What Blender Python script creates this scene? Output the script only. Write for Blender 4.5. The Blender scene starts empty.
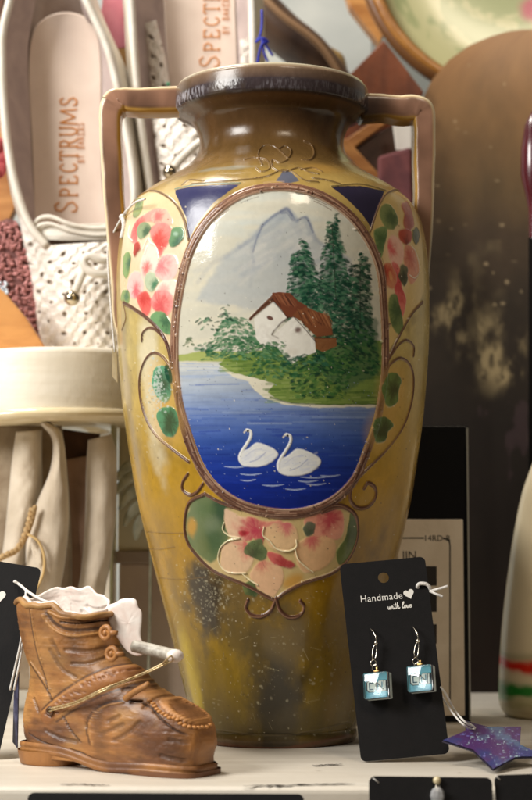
import bpy, math, random
import numpy as np
from mathutils import Vector, Matrix
random.seed(7)
S = bpy.context.scene
COL = S.collection
# ------------------------------------------------------------------ camera, light, exposure
FPX = 1666.0                       # focal length in photo pixels (photo 532 x 800)
CAM = np.array([0.0, -1.0, 0.1175])
PITCH = math.radians(4.8)
cd = bpy.data.cameras.new('camera'); cam = bpy.data.objects.new('camera', cd); COL.objects.link(cam)
cam.location = CAM; cam.rotation_euler = (math.radians(90) + PITCH, 0, 0)
cd.sensor_fit = 'VERTICAL'; cd.sensor_height = 24; cd.lens = 24 * FPX / 800
cd.clip_start = 0.02; cd.clip_end = 50
cd.dof.use_dof = True; cd.dof.focus_distance = 0.92; cd.dof.aperture_fstop = 7.0
S.camera = cam
W = bpy.data.worlds.new('World'); S.world = W; W.use_nodes = True
bg = W.node_tree.nodes['Background']; bg.inputs[0].default_value = (1.0, 0.88, 0.75, 1); bg.inputs[1].default_value = 0.06
def area(name, loc, target, size, power, col):
    l = bpy.data.lights.new(name, 'AREA'); l.shape = 'RECTANGLE'; l.size = size[0]; l.size_y = size[1]
    l.energy = power; l.color = col
    o = bpy.data.objects.new(name, l); COL.objects.link(o); o.location = loc
    o.rotation_euler = (Vector(target) - Vector(loc)).to_track_quat('-Z', 'Y').to_euler()
    return o
area('key_lamp', (-1.15, -0.85, 0.90), (-0.06, 0.0, 0.17), (0.6, 0.6), 25.5, (1.0, 0.98, 0.94))
area('ceiling_lamp', (-0.45, 0.05, 1.35), (-0.1, 0.12, 0.2), (0.5, 0.25), 11.0, (1.0, 0.95, 0.87))
area('shop_lamp', (0.55, -1.3, 1.5), (0.05, 0.0, 0.15), (0.35, 0.35), 6.0, (1.0, 0.84, 0.64))
S.view_settings.view_transform = 'Standard'; S.view_settings.look = 'None'
S.view_settings.exposure = 0.25; S.view_settings.gamma = 1.0
S.render.engine = 'CYCLES'

# ------------------------------------------------------------------ helpers
fw = np.array([0, math.cos(PITCH), math.sin(PITCH)]); up = np.array([0, -math.sin(PITCH), math.cos(PITCH)]); rt = np.array([1.0, 0, 0])
def ray(x, y):
    x = np.asarray(x, float)[..., None]; y = np.asarray(y, float)[..., None]
    return fw * FPX + rt * (x - 266) + up * (400 - y)
def at(x, y, Y):                      # measured photo position on the vertical plane at depth Y
    d = ray(x, y); t = (Y - CAM[1]) / d[..., 1]
    return CAM + d * t[..., None]
def lin(c):
    c = np.asarray(c, float)
    if c.max() > 1.001: c = c / 255.0
    return np.where(c <= 0.04045, c / 12.92, ((c + 0.055) / 1.055) ** 2.4)
def catmull(P, n=8, closed=False):
    P = np.asarray(P, float)
    if len(P) < 3: return P
    if closed: Q = np.vstack([P[-1], P, P[0], P[1]])
    else: Q = np.vstack([2 * P[0] - P[1], P, 2 * P[-1] - P[-2]])
    out = []
    for i in range(len(Q) - 3):
        a, b, c, d = Q[i:i + 4]
        for t in np.arange(n) / n:
            out.append(0.5 * ((2 * b) + (-a + c) * t + (2 * a - 5 * b + 4 * c - d) * t * t + (-a + 3 * b - 3 * c + d) * t ** 3))
    if not closed: out.append(P[-1])
    return np.array(out)
def sstep(e0, e1, x):
    t = np.clip((x - e0) / (e1 - e0 + 1e-12), 0, 1); return t * t * (3 - 2 * t)
def vnoise(shape, cell, seed, octaves=4, aspect=1.0, gain=0.55):
    r = np.random.RandomState(seed); out = np.zeros(shape); amp = 1; tot = 0
    for k in range(octaves):
        cy = max(cell / 2 ** k, 1.0); cx = max(cell * aspect / 2 ** k, 1.0)
        gh = int(shape[0] / cy) + 3; gw = int(shape[1] / cx) + 3
        g = r.rand(gh, gw)
        yy = np.arange(shape[0]) / cy; xx = np.arange(shape[1]) / cx
        y0 = yy.astype(int); x0 = xx.astype(int); fy = (yy - y0)[:, None]; fx = (xx - x0)[None, :]
        fy = fy * fy * (3 - 2 * fy); fx = fx * fx * (3 - 2 * fx)
        A = g[np.ix_(y0, x0)]; B = g[np.ix_(y0, x0 + 1)]; Cc = g[np.ix_(y0 + 1, x0)]; D = g[np.ix_(y0 + 1, x0 + 1)]
        out += amp * ((A * (1 - fx) + B * fx) * (1 - fy) + (Cc * (1 - fx) + D * fx) * fy)
        tot += amp; amp *= gain
    return out / tot
class Canvas:
    """hand-painting on a surface grid; coordinates are (column,row), conv() turns design points into them, k is cells per design unit"""
    def __init__(s, Wc, Hc, conv=None, k=1.0):
        s.W, s.H, s.k = Wc, Hc, k
        s.rgb = np.zeros((Hc, Wc, 3)); s.h = np.zeros((Hc, Wc)); s.ro = np.full((Hc, Wc), 0.3); s.id = np.zeros((Hc, Wc), int)
        s.conv = conv or (lambda p: np.asarray(p, float))
    def box(s, P, pad):
        x0 = int(max(0, P[:, 0].min() - pad)); x1 = int(min(s.W, P[:, 0].max() + pad + 2))
        y0 = int(max(0, P[:, 1].min() - pad)); y1 = int(min(s.H, P[:, 1].max() + pad + 2))
        if x1 <= x0 or y1 <= y0: return None
        return x0, x1, y0, y1
    def blend(s, b, m, col, a=1.0, raise_=0, ro=None, hmask=None, ident=None):
        x0, x1, y0, y1 = b; mm = np.clip(m * a, 0, 1)
        if col is not None:
            c = lin(col); s.rgb[y0:y1, x0:x1] = s.rgb[y0:y1, x0:x1] * (1 - mm[..., None]) + c * mm[..., None]
        if raise_:
            hm = m if hmask is None else hmask
            if raise_ > 0: s.h[y0:y1, x0:x1] = np.maximum(s.h[y0:y1, x0:x1], hm * raise_)
            else: s.h[y0:y1, x0:x1] += hm * raise_
        if ro is not None: s.ro[y0:y1, x0:x1] = s.ro[y0:y1, x0:x1] * (1 - mm) + ro * mm
        if ident is not None: s.id[y0:y1, x0:x1][m > 0.5] = ident
    def segdist(s, b, P):
        x0, x1, y0, y1 = b
        X, Y = np.meshgrid(np.arange(x0, x1), np.arange(y0, y1)); best = np.full(X.shape, 1e9); T = np.zeros(X.shape)
        n = len(P) - 1
        for i in range(n):
            ax, ay = P[i]; dx, dy = P[i + 1] - P[i]; L = dx * dx + dy * dy + 1e-9
            t = np.clip(((X - ax) * dx + (Y - ay) * dy) / L, 0, 1)
            d = np.hypot(X - ax - t * dx, Y - ay - t * dy); m = d < best
            best[m] = d[m]; T[m] = ((i + t) / n)[m]
        return best, T
    def stroke(s, pts, w, col, a=1.0, soft=0.6, raise_=0, ro=None, smooth=True, taper=None, ident=None, dry=0, closed=False):
        P = np.asarray(pts, float)
        if smooth and len(P) > 2: P = catmull(P, 6, closed)
        if closed: P = np.vstack([P, P[0]])
        P = s.conv(P); w = w * s.k / 2; soft = soft * s.k
        b = s.box(P, w + soft + 1)
        if b is None: return
        d, T = s.segdist(b, P)
        ww = w * np.ones_like(T)
        if taper == 'both': ww = w * (0.25 + 0.75 * np.sin(np.pi * np.clip(T, 0, 1)) ** 0.6)
        elif taper == 'end': ww = w * (1.05 - 0.85 * T)
        m = 1 - sstep(ww - soft * 0.5, ww + soft * 0.5, d)
        if dry:
            rr = np.random.RandomState(int(abs(P[0, 0] * 13 + P[0, 1] * 7)) % 99999)
            m = m * (1 - dry * rr.rand(*m.shape))
        hm = np.clip(1 - (d / (ww + 1e-6)) ** 2, 0, 1) ** 0.5
        s.blend(b, m, col, a, raise_, ro, hm, ident)
    def poly(s, pts, col, a=1.0, soft=0.8, smooth=False, raise_=0, ro=None, ident=None, noise=0, seed=0):
        P = np.asarray(pts, float)
        if smooth: P = catmull(P, 6, True)
        P = s.conv(P); Q = np.vstack([P, P[0]]); soft = soft * s.k
        b = s.box(P, soft + 2)
        if b is None: return
        d, _ = s.segdist(b, Q); x0, x1, y0, y1 = b
        X, Y = np.meshgrid(np.arange(x0, x1), np.arange(y0, y1)); ins = np.zeros(X.shape, bool)
        for i in range(len(P)):
            xa, ya = Q[i]; xb, yb = Q[i + 1]
            if ya == yb: continue
            c = ((ya > Y) != (yb > Y)) & (X < (xb - xa) * (Y - ya) / (yb - ya) + xa); ins ^= c
        sd = np.where(ins, -d, d)
        if noise: sd = sd + (vnoise(sd.shape, 8 * s.k, seed, 3) - 0.5) * 2 * noise * s.k
        m = 1 - sstep(-soft / 2, soft / 2, sd)
        s.blend(b, m, col, a, raise_, ro, None, ident)
    def ell(s, x, y, rx, ry, rot, col, a=1.0, soft=0.25, raise_=0, ro=None, noise=0.0, seed=1):
        t = np.linspace(0, 2 * np.pi, 21)[:-1]; c, q = math.cos(math.radians(rot)), math.sin(math.radians(rot))
        P = np.stack([x + rx * np.cos(t) * c - ry * np.sin(t) * q, y + rx * np.cos(t) * q + ry * np.sin(t) * c], 1)
        s.poly(P, col, a, soft * 2 * min(rx, ry), False, raise_, ro, None, noise, seed)

MATS = {}
def nodes(m):
    m.use_nodes = True; nt = m.node_tree; return nt, nt.nodes['Principled BSDF']
def setp(b, **k):
    for n, v in k.items(): b.inputs[n.replace('_', ' ')].default_value = v
def painted(name, coat=0.0, spec=0.5, rough=None, bump=0.0, bscale=900, metallic=0.0):
    m = bpy.data.materials.new(name); nt, b = nodes(m)
    a = nt.nodes.new('ShaderNodeAttribute'); a.attribute_name = 'Col'; nt.links.new(a.outputs['Color'], b.inputs['Base Color'])
    if rough is None:
        r = nt.nodes.new('ShaderNodeAttribute'); r.attribute_name = 'Rough'; nt.links.new(r.outputs['Fac'], b.inputs['Roughness'])
    else: b.inputs['Roughness'].default_value = rough
    b.inputs['Specular IOR Level'].default_value = spec; b.inputs['Coat Weight'].default_value = coat; b.inputs['Coat Roughness'].default_value = 0.12
    b.inputs['Metallic'].default_value = metallic
    if bump: addbump(nt, b, bump, bscale)
    return m
def addbump(nt, b, strength, scale, detail=4):
    tc = nt.nodes.new('ShaderNodeTexCoord'); n = nt.nodes.new('ShaderNodeTexNoise'); n.inputs['Scale'].default_value = scale; n.inputs['Detail'].default_value = detail
    bp = nt.nodes.new('ShaderNodeBump'); bp.inputs['Strength'].default_value = strength; bp.inputs['Distance'].default_value = 0.0006
    nt.links.new(tc.outputs['Object'], n.inputs['Vector']); nt.links.new(n.outputs['Fac'], bp.inputs['Height']); nt.links.new(bp.outputs['Normal'], b.inputs['Normal'])
def mat(name, c1, c2=None, scale=60, rough=0.5, bump=0.25, bscale=500, stretch=(1, 1, 1), metal=0.0, spec=0.5, lo=0.35, hi=0.65, coat=0, c3=None, sheen=0, wave=False):
    m = bpy.data.materials.new(name); nt, b = nodes(m)
    b.inputs['Roughness'].default_value = rough; b.inputs['Metallic'].default_value = metal
    b.inputs['Specular IOR Level'].default_value = spec; b.inputs['Coat Weight'].default_value = coat
    if sheen: b.inputs['Sheen Weight'].default_value = sheen
    c1 = tuple(lin(c1)) + (1,)
    if c2 is None: b.inputs['Base Color'].default_value = c1
    else:
        tc = nt.nodes.new('ShaderNodeTexCoord'); mp = nt.nodes.new('ShaderNodeMapping'); mp.inputs['Scale'].default_value = stretch
        n = nt.nodes.new('ShaderNodeTexNoise'); n.inputs['Scale'].default_value = scale; n.inputs['Detail'].default_value = 6; n.inputs['Distortion'].default_value = 0.4
        r = nt.nodes.new('ShaderNodeValToRGB'); r.color_ramp.elements[0].position = lo; r.color_ramp.elements[1].position = hi
        r.color_ramp.elements[0].color = c1; r.color_ramp.elements[1].color = tuple(lin(c2)) + (1,)
        if c3 is not None:
            e = r.color_ramp.elements.new(min(0.97, hi + 0.1)); e.color = tuple(lin(c3)) + (1,)
        nt.links.new(tc.outputs['Object'], mp.inputs['Vector']); nt.links.new(mp.outputs['Vector'], n.inputs['Vector'])
        nt.links.new(n.outputs['Fac'], r.inputs['Fac']); nt.links.new(r.outputs['Color'], b.inputs['Base Color'])
    if bump: addbump(nt, b, bump, bscale)
    return m

def empty(name, loc, label, cat, group=None, kind=None):
    o = bpy.data.objects.new(name, None); COL.objects.link(o); o.location = loc; o.empty_display_size = 0.02
    tagit(o, label, cat, group, kind); return o
def tagit(o, label=None, cat=None, group=None, kind=None):
    if label: o['label'] = label
    if cat: o['category'] = cat
    if group: o['group'] = group
    if kind: o['kind'] = kind
    return o
def mesh(name, V, F, m, parent=None, smooth=True, col=None, rough=None, sub=0, sharp=None, bevel=0):
    V = np.asarray(V, float).reshape(-1, 3)
    if parent is not None: V = V - np.array(parent.matrix_basis.translation if parent.parent is None else (parent.matrix_basis.translation + parent.parent.matrix_basis.translation))
    me = bpy.data.meshes.new(name); F = list(F) if not isinstance(F, np.ndarray) else F
    if isinstance(F, np.ndarray):
        me.vertices.add(len(V)); me.vertices.foreach_set('co', V.ravel())
        k = F.shape[1]; me.loops.add(F.size); me.loops.foreach_set('vertex_index', F.ravel().astype(np.int32))
        me.polygons.add(len(F)); me.polygons.foreach_set('loop_start', np.arange(0, F.size, k, dtype=np.int32)); me.polygons.foreach_set('loop_total', np.full(len(F), k, dtype=np.int32))
        me.update(calc_edges=True)
    else:
        me.from_pydata(V.tolist(), [], F); me.update()
    if smooth: me.polygons.foreach_set('use_smooth', [True] * len(me.polygons))
    if col is not None:
        c = np.ones((len(V), 4)); c[:, :3] = col; a = me.attributes.new('Col', 'FLOAT_COLOR', 'POINT'); a.data.foreach_set('color', c.ravel())
    if rough is not None:
        a = me.attributes.new('Rough', 'FLOAT', 'POINT'); a.data.foreach_set('value', np.asarray(rough, float).ravel())
    o = bpy.data.objects.new(name, me); COL.objects.link(o); me.materials.append(m)
    if parent is not None: o.parent = parent
    if bevel:
        md = o.modifiers.new('b', 'BEVEL'); md.width = bevel; md.segments = 3; md.limit_method = 'ANGLE'; md.angle_limit = math.radians(40)
    if sub:
        md = o.modifiers.new('s', 'SUBSURF'); md.levels = sub; md.render_levels = sub
    return o
def gridF(nr, nc, closed=False, mask=None):
    i = np.arange(nr - 1)[:, None]; j = np.arange(nc if closed else nc - 1)[None, :]; j2 = (j + 1) % nc
    F = np.stack(np.broadcast_arrays(i * nc + j, i * nc + j2, (i + 1) * nc + j2, (i + 1) * nc + j), -1)
    if mask is not None: return F[mask]
    return F.reshape(-1, 4)
def sweepVF(P, rx, ry=None, n=12, nrm=None, cap=True, square=0):
    """sweep an ellipse (rx in the screen-parallel side direction, ry towards the viewer) along P"""
    P = np.asarray(P, float); m = len(P); ry = rx if ry is None else ry
    rx = np.broadcast_to(rx, m); ry = np.broadcast_to(ry, m)
    T = np.gradient(P, axis=0); T /= np.linalg.norm(T, axis=1)[:, None] + 1e-12
    ref = np.array([0, -1.0, 0]) if nrm is None else np.asarray(nrm, float)
    V = []; 
    for i in range(m):
        a = np.cross(T[i], ref)
        if np.linalg.norm(a) < 1e-3: a = np.cross(T[i], [0.3, 0, 1.0])
        a /= np.linalg.norm(a); b = np.cross(a, T[i])
        for k in range(n):
            t = 2 * math.pi * k / n; c, s_ = math.cos(t), math.sin(t)
            if square: c = math.copysign(abs(c) ** square, c); s_ = math.copysign(abs(s_) ** square, s_)
            V.append(P[i] + a * rx[i] * c + b * ry[i] * s_)
    F = gridF(m, n, True).tolist()
    if cap: F.append(list(range(n))[::-1]); F.append([(m - 1) * n + k for k in range(n)])
    return np.array(V), F
def tube(name, P, r, m, parent=None, n=10, smooth=True, res=6, ry=None, **k):
    P = catmull(P, res) if smooth and len(P) > 2 else np.asarray(P, float)
    V, F = sweepVF(P, r, ry, n, **k); return mesh(name, V, F, m, parent)
def join(parts):
    V = []; F = []; o = 0
    for v, f in parts:
        V.append(np.asarray(v, float).reshape(-1, 3)); F += [[i + o for i in q] for q in (f.tolist() if isinstance(f, np.ndarray) else f)]; o += len(V[-1])
    return np.vstack(V), F
def boxVF(c, s, R=None):
    c = np.asarray(c, float); V = np.array([[x, y, z] for x in (-.5, .5) for y in (-.5, .5) for z in (-.5, .5)]) * np.asarray(s, float)
    if R is not None: V = V @ np.array(R).T
    return V + c, [[0, 1, 3, 2], [4, 6, 7, 5], [0, 4, 5, 1], [2, 3, 7, 6], [0, 2, 6, 4], [1, 5, 7, 3]]
def rot(ax, deg): return np.array(Matrix.Rotation(math.radians(deg), 3, ax))
def prismVF(P3, off):
    """solid from a planar outline P3 pushed by vector off"""
    P3 = np.asarray(P3, float); n = len(P3); V = np.vstack([P3, P3 + np.asarray(off, float)])
    F = [list(range(n)), [n + i for i in range(n)][::-1]] + [[i, n + i, n + (i + 1) % n, (i + 1) % n] for i in range(n)]
    return V, F
def sphereVF(c, r, n=16, m=10, sc=(1, 1, 1)):
    V = []
    for i in range(m + 1):
        p = math.pi * i / m
        for j in range(n):
            t = 2 * math.pi * j / n; V.append([c[0] + r * sc[0] * math.sin(p) * math.cos(t), c[1] + r * sc[1] * math.sin(p) * math.sin(t), c[2] + r * sc[2] * math.cos(p)])
    return np.array(V), gridF(m + 1, n, True).tolist()
def torusVF(c, R, r, ax=(0, 1, 0), n=20, m=8, sx=1.0):
    q = Vector((0, 0, 1)).rotation_difference(Vector(ax)).to_matrix(); V = []
    for i in range(n):
        a = 2 * math.pi * i / n
        for j in range(m):
            b = 2 * math.pi * j / m; v = Vector(((R + r * math.cos(b)) * math.cos(a), sx * (R + r * math.cos(b)) * math.sin(a), r * math.sin(b)))
            V.append(np.array(q @ v) + np.asarray(c))
    F = [[i * m + j, i * m + (j + 1) % m, ((i + 1) % n) * m + (j + 1) % m, ((i + 1) % n) * m + j] for i in range(n) for j in range(m)]
    return np.array(V), F
def textVF(txt, size, origin, ux, uy, nz, depth=0.00015, align='LEFT', shear=0.0, space=1.0, offset=0.0):
    cu = bpy.data.curves.new('t', 'FONT'); cu.body = txt; cu.size = size; cu.align_x = align; cu.shear = shear; cu.space_character = space; cu.offset = offset
    cu.resolution_u = 4
    o = bpy.data.objects.new('t', cu); COL.objects.link(o); me = o.to_mesh()
    V = np.array([v.co[:] for v in me.vertices]); F = [list(p.vertices) for p in me.polygons]
    o.to_mesh_clear(); bpy.data.objects.remove(o); bpy.data.curves.remove(cu)
    V = np.asarray(origin) + V[:, :1] * np.asarray(ux) + V[:, 1:2] * np.asarray(uy) + np.asarray(nz) * depth
    return V, F
# ------------------------------------------------------------------ shelf and surroundings
M_shelf = mat('shelf_paint', (222, 214, 200), (204, 194, 178), 22, 0.42, 0.35, 160, (0.4, 3, 3), lo=0.3, hi=0.7, c3=(190, 176, 154))
M_chip = mat('bare_crack', (40, 30, 26), rough=0.9)
def shelf():
    V, F = boxVF((0.1, 0.1735, -0.03), (1.7, 0.733, 0.06)); o = mesh('shelf', V, F, M_shelf, None, False, bevel=0.003); tagit(o, kind='structure')
    for (xa, ya, xb, yb, w) in ((243, 787, 356, 784.5, 1.6), (312, 766.5, 343, 765.2, 1.5), (60, 785, 110, 786, 0.9)):
        pts = []
        N = 26
        a = []; bq = []
        for i in range(N + 1):
            t = i / N; x = xa + (xb - xa) * t; y = ya + (yb - ya) * t + random.uniform(-.35, .35)
            d = ray(x, y); tt = -CAM[2] / d[2]; p = CAM + d * tt; p[2] = 0.0006
            hw = (0.0008 + w * 0.0009 * random.random()) * math.sin(math.pi * min(1, max(0.02, t)))**.4
            a.append(p + [0, hw, 0]); bq.append(p - [0, hw, 0])
        V = np.array(a + bq); F = [[i, i + 1, N + 2 + i, N + 1 + i] for i in range(N)]
        tagit(mesh('paint_crack', V, F, M_chip, o, False))
    g = random.Random(5); parts = []
    for i in range(46):                        # scuffs and rubbed marks in the paint
        x = g.uniform(-.28, .36); y = g.uniform(-.185, -.02) if i % 3 else g.uniform(-.185, .2); a = g.uniform(-.5, .5); L = g.uniform(.003, .016); w = g.uniform(.0002, .0006)
        n_ = 7; t = [k / (n_ - 1) for k in range(n_)]; c_ = [(x + L * (q - .5) * math.cos(a), y + L * (q - .5) * math.sin(a) + .0006 * math.sin(q * 5 + i)) for q in t]
        V = [(p[0], p[1] + w * math.sin(math.pi * q) + 1e-5, .0003) for p, q in zip(c_, t)] + [(p[0], p[1] - w * math.sin(math.pi * q) - 1e-5, .0003) for p, q in zip(c_, t)]
        parts.append((np.array(V), [[k, k + 1, n_ + k + 1, n_ + k] for k in range(n_ - 1)]))
    v, f = join(parts); tagit(mesh('scuff_marks', v, f, mat('scuff', (168, 154, 134), (140, 124, 106), 300, .7), o, False))
    V, F = boxVF((0.1, 0.1, -0.135), (1.7, 0.85, 0.03)); tagit(mesh('lower_shelf', V, F, M_shelf, None, False, bevel=0.003), kind='structure')
    V, F = boxVF((0.1, 0.64, 0.4), (2.6, 0.02, 1.2))
    tagit(mesh('wall', V, F, mat('wall_paint', (176, 180, 176), (160, 165, 163), 8, 0.7), None, False), kind='structure')
shelf()

# ------------------------------------------------------------------ the vase
VR = 0.094
TAB = [(91, 94.5), (93, 96.5), (97, 97), (111, 97), (115, 95.5), (119, 88), (125, 79), (133, 74.5), (142, 72), (152, 73), (162, 78), (172, 88), (180, 100), (188, 113), (196, 126),
       (204, 136), (213, 143.5), (225, 149), (245, 153.5), (270, 156), (300, 156.8), (340, 156), (380, 153.5), (420, 149.5), (460, 143.5), (500, 137),
       (540, 127.5), (580, 117.5), (620, 107.5), (660, 98), (700, 88.5), (722, 83), (730, 80.5), (737, 81.5), (741, 79)]
pz = []; pr = []
for y, w in TAB:
    p = at(271.5 + w, y, 0.0); q = at(271.5, y, 0.0)
    R = (p - q)[0]; D = 1.0; pz.append(p[2]); pr.append(D * R / math.sqrt(D * D + R * R))
pz = np.array(pz); pr = np.array(pr); pz[-1] = 0.0; pz[-2] = 0.0035; pz[-3] = 0.008
ZT = pz[0]
# dense smooth profile, parameterised by arc length
_P = catmull(np.stack([pr, pz], 1), 12); 
_s = np.r_[0, np.cumsum(np.hypot(*np.diff(_P, axis=0).T))]
def axis_x(z): return 0.0058 - 0.0026 * (z / 0.39)
zi = _P[:, 1][::-1]; ri = _P[:, 0][::-1]
_o = np.argsort(zi); zi = zi[_o]; ri = ri[_o]; si = _s[::-1][_o]
def vr(z): return np.interp(z, zi, ri)
def vs(z): return np.interp(z, zi, si)
STEP = 0.0004
def vconv(P):                       # design point -> (column,row) on the unrolled vase wall
    P = np.asarray(P, float); d = ray(P[:, 0], P[:, 1]); d = d / d[:, 1:2]
    t = np.full(len(P), 0.93)
    for _ in range(60):             # walk the line of sight until it meets the wall
        Q = CAM + d * t[:, None]; z = np.clip(Q[:, 2], 0, ZT); r = vr(z); dx = Q[:, 0] - axis_x(z)
        tgt = np.where(np.abs(dx) < r * 0.9995, 1.0 - np.sqrt(np.maximum(r * r - dx * dx, 0)), 1.0)
        t = t + 0.6 * (tgt - t)
    Q = CAM + d * t[:, None]; z = np.clip(Q[:, 2], 0, ZT); th = np.arctan2(Q[:, 0] - axis_x(z), -Q[:, 1])
    return np.stack([(th + THM) * VR / STEP, vs(z) / STEP], 1)
THM = math.radians(112)
CW = int(2 * THM * VR / STEP) + 1; CH = int(_s[-1] / STEP) + 1
cv = Canvas(CW, CH, vconv, 0.000575 / STEP)
rowz = np.interp(np.arange(CH) * STEP, _s, _P[:, 1]); rowr = np.interp(np.arange(CH) * STEP, _s, _P[:, 0])
def yrow(y): return int(np.clip(vconv(np.array([[271.5, y]]))[0, 1], 0, CH))
# ground glaze: colour bands blended down the vase (front-centre design heights)
bands = [(63, (150, 130, 106)), (67, (122, 98, 78)), (75, (92, 74, 64)), (78, (62, 52, 54)), (90, (58, 48, 48)), (93, (104, 76, 50)), (104, (84, 60, 36)), (125, (90, 64, 36)), (145, (102, 76, 42)), (160, (122, 94, 52)),
         (172, (154, 126, 66)), (190, (172, 142, 78)), (260, (188, 164, 102)), (340, (190, 168, 104)), (420, (184, 152, 72)), (470, (178, 138, 40)), (560, (160, 120, 28)), (630, (136, 106, 26)), (690, (126, 102, 24)), (735, (92, 78, 30)), (748, (96, 70, 50))]
by = [yrow(b[0]) for b in bands]; bc = lin([b[1] for b in bands])
rows = np.arange(CH)
cv.rgb[:] = np.stack([np.interp(rows, by, bc[:, k]) for k in range(3)], 1)[:, None, :]
n1 = vnoise((CH, CW), 120, 3, 5); n2 = vnoise((CH, CW), 26, 4, 4); n3 = vnoise((CH, CW), 6, 5, 3); n4 = vnoise((CH, CW), 40, 9, 4, 3.0)
def cell(x, y): return vconv(np.array([[x, y]], float))[0]
XX, YY = np.meshgrid(np.arange(CW), np.arange(CH))
def patch(x, y, rx, ry, col, a, nz=0.34, pw=1.0, rough=None):   # soft airbrushed smudge: another glaze, and painted shade at the right edge
    c = cell(x, y); k = cv.k
    d = np.hypot((XX - c[0]) / (rx * k), (YY - c[1]) / (ry * k)) + (n2 - 0.5) * nz * 2 + (n1 - .5) * nz
    m = np.clip(1 - sstep(0.25, 1.15, d), 0, 1) ** pw * a
    cv.rgb[:] = cv.rgb * (1 - m[..., None]) + lin(col) * m[..., None]
    if rough is not None: cv.ro[:] = cv.ro * (1 - m) + rough * m
cv.rgb *= ((0.80 + 0.36 * n1) * (.84 + .32 * n2) * (.95 + .1 * n3))[..., None]; n5 = vnoise((CH, CW), 70, 61, 6, .8); so = (sstep(.52, .75, n5) * .35)[..., None]; cv.rgb[:] = cv.rgb * (1 - so) + lin((92, 76, 52)) * so
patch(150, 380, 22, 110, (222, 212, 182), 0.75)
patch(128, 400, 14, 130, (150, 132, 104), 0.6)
patch(395, 600, 60, 120, (120, 92, 36), 0.5)  # shade of the right flank painted into the glaze colour
patch(276, 690, 56, 96, (46, 42, 34), 0.95, .34, .7); patch(225, 590, 90, 50, (112, 94, 60), 0.75)
patch(204, 602, 38, 46, (60, 54, 46), 0.95, 0.6, .8)
patch(240, 640, 40, 50, (84, 74, 52), .7); patch(362, 640, 24, 120, (92, 68, 28), .7)  # centre smudge, then shade painted along the right edge
patch(290, 640, 55, 30, (120, 100, 58), 0.6)
patch(192, 678, 27, 62, (172, 146, 24), 0.95); patch(335, 690, 26, 60, (140, 110, 40), .6); patch(160, 210, 60, 40, (222, 202, 158), .6); patch(345, 195, 60, 30, (196, 166, 96), .5); patch(400, 420, 30, 90, (186, 150, 70), .6); patch(300, 640, 40, 40, (104, 84, 44), .5)
patch(290, 725, 50, 26, (92, 82, 60), .5)
patch(345, 700, 30, 60, (126, 104, 56), 0.5)
patch(200, 135, 30, 34, (94, 76, 44), 0.6); patch(335, 140, 30, 40, (92, 72, 44), 0.7)
patch(225, 168, 46, 7, (150, 152, 140), 0.55); patch(325, 168, 34, 16, (178, 136, 68), 0.6); patch(180, 250, 300, 14, (170, 140, 90), .2)
cv.ro[:] = 0.12 + 0.2 * n2 * (.6 + .8 * n1)
# worn silver band under the lip
ra, rb = yrow(77), yrow(89)
c0, c1_ = 0, CW
band = (sstep(ra - 2, ra + 3, YY) - sstep(rb - 2, rb + 3, YY)); fl = band * (.25 + .75 * sstep(.52, .40, XX / CW)) * sstep(0.46, 0.62, vnoise((CH, CW), 9, 21, 3, 0.35)) * sstep(0.42, 0.58, n4)
cv.rgb[:] = cv.rgb * (1 - fl[..., None] * 0.7) + lin((156, 152, 158)) * fl[..., None] * 0.7
cv.h += 0.0002 * band * n3
# silver specks and pits where glaze is worn
rs = np.random.RandomState(11)
for (x, y, sx, sy, n) in ((212, 590, 26, 36, 420), (300, 660, 70, 70, 170), (250, 690, 60, 50, 120), (150, 400, 10, 40, 120), (280, 560, 100, 100, 90), (230, 610, 50, 30, 90)):
    for _ in range(n):
        px, py = x + rs.randn() * sx * .55, y + rs.randn() * sy * .55; r = abs(rs.randn()) * .38 + .25
        if abs(px - 272) > 140: continue
        br = rs.rand() < 0.72
        cv.ell(px, py, r * (1 + rs.rand()), r, rs.rand() * 180, (188, 180, 150) if br else (58, 50, 36), 0.12 + .4 * rs.rand() ** 2, 0.8, 0, 0.5 if br else None)
for (xa, xb, y) in ((145, 215, 532), (158, 205, 578), (140, 175, 548)):      # throwing grooves and hair cracks
    cv.stroke([(xa, y), ((xa + xb) / 2, y + 1.5), (xb, y - 1)], 1.1, (112, 84, 40), 0.55, 0.7, -0.0002)
cv.stroke([(200, 727), (278, 735), (352, 722)], 1.5, (104, 90, 60), 0.6, 0.8, 0.0003)
cv.stroke([(205, 742), (278, 749), (352, 735)], 4.0, (116, 70, 44), 0.6, 1.5)

CREAM = (232, 218, 186)
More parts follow.
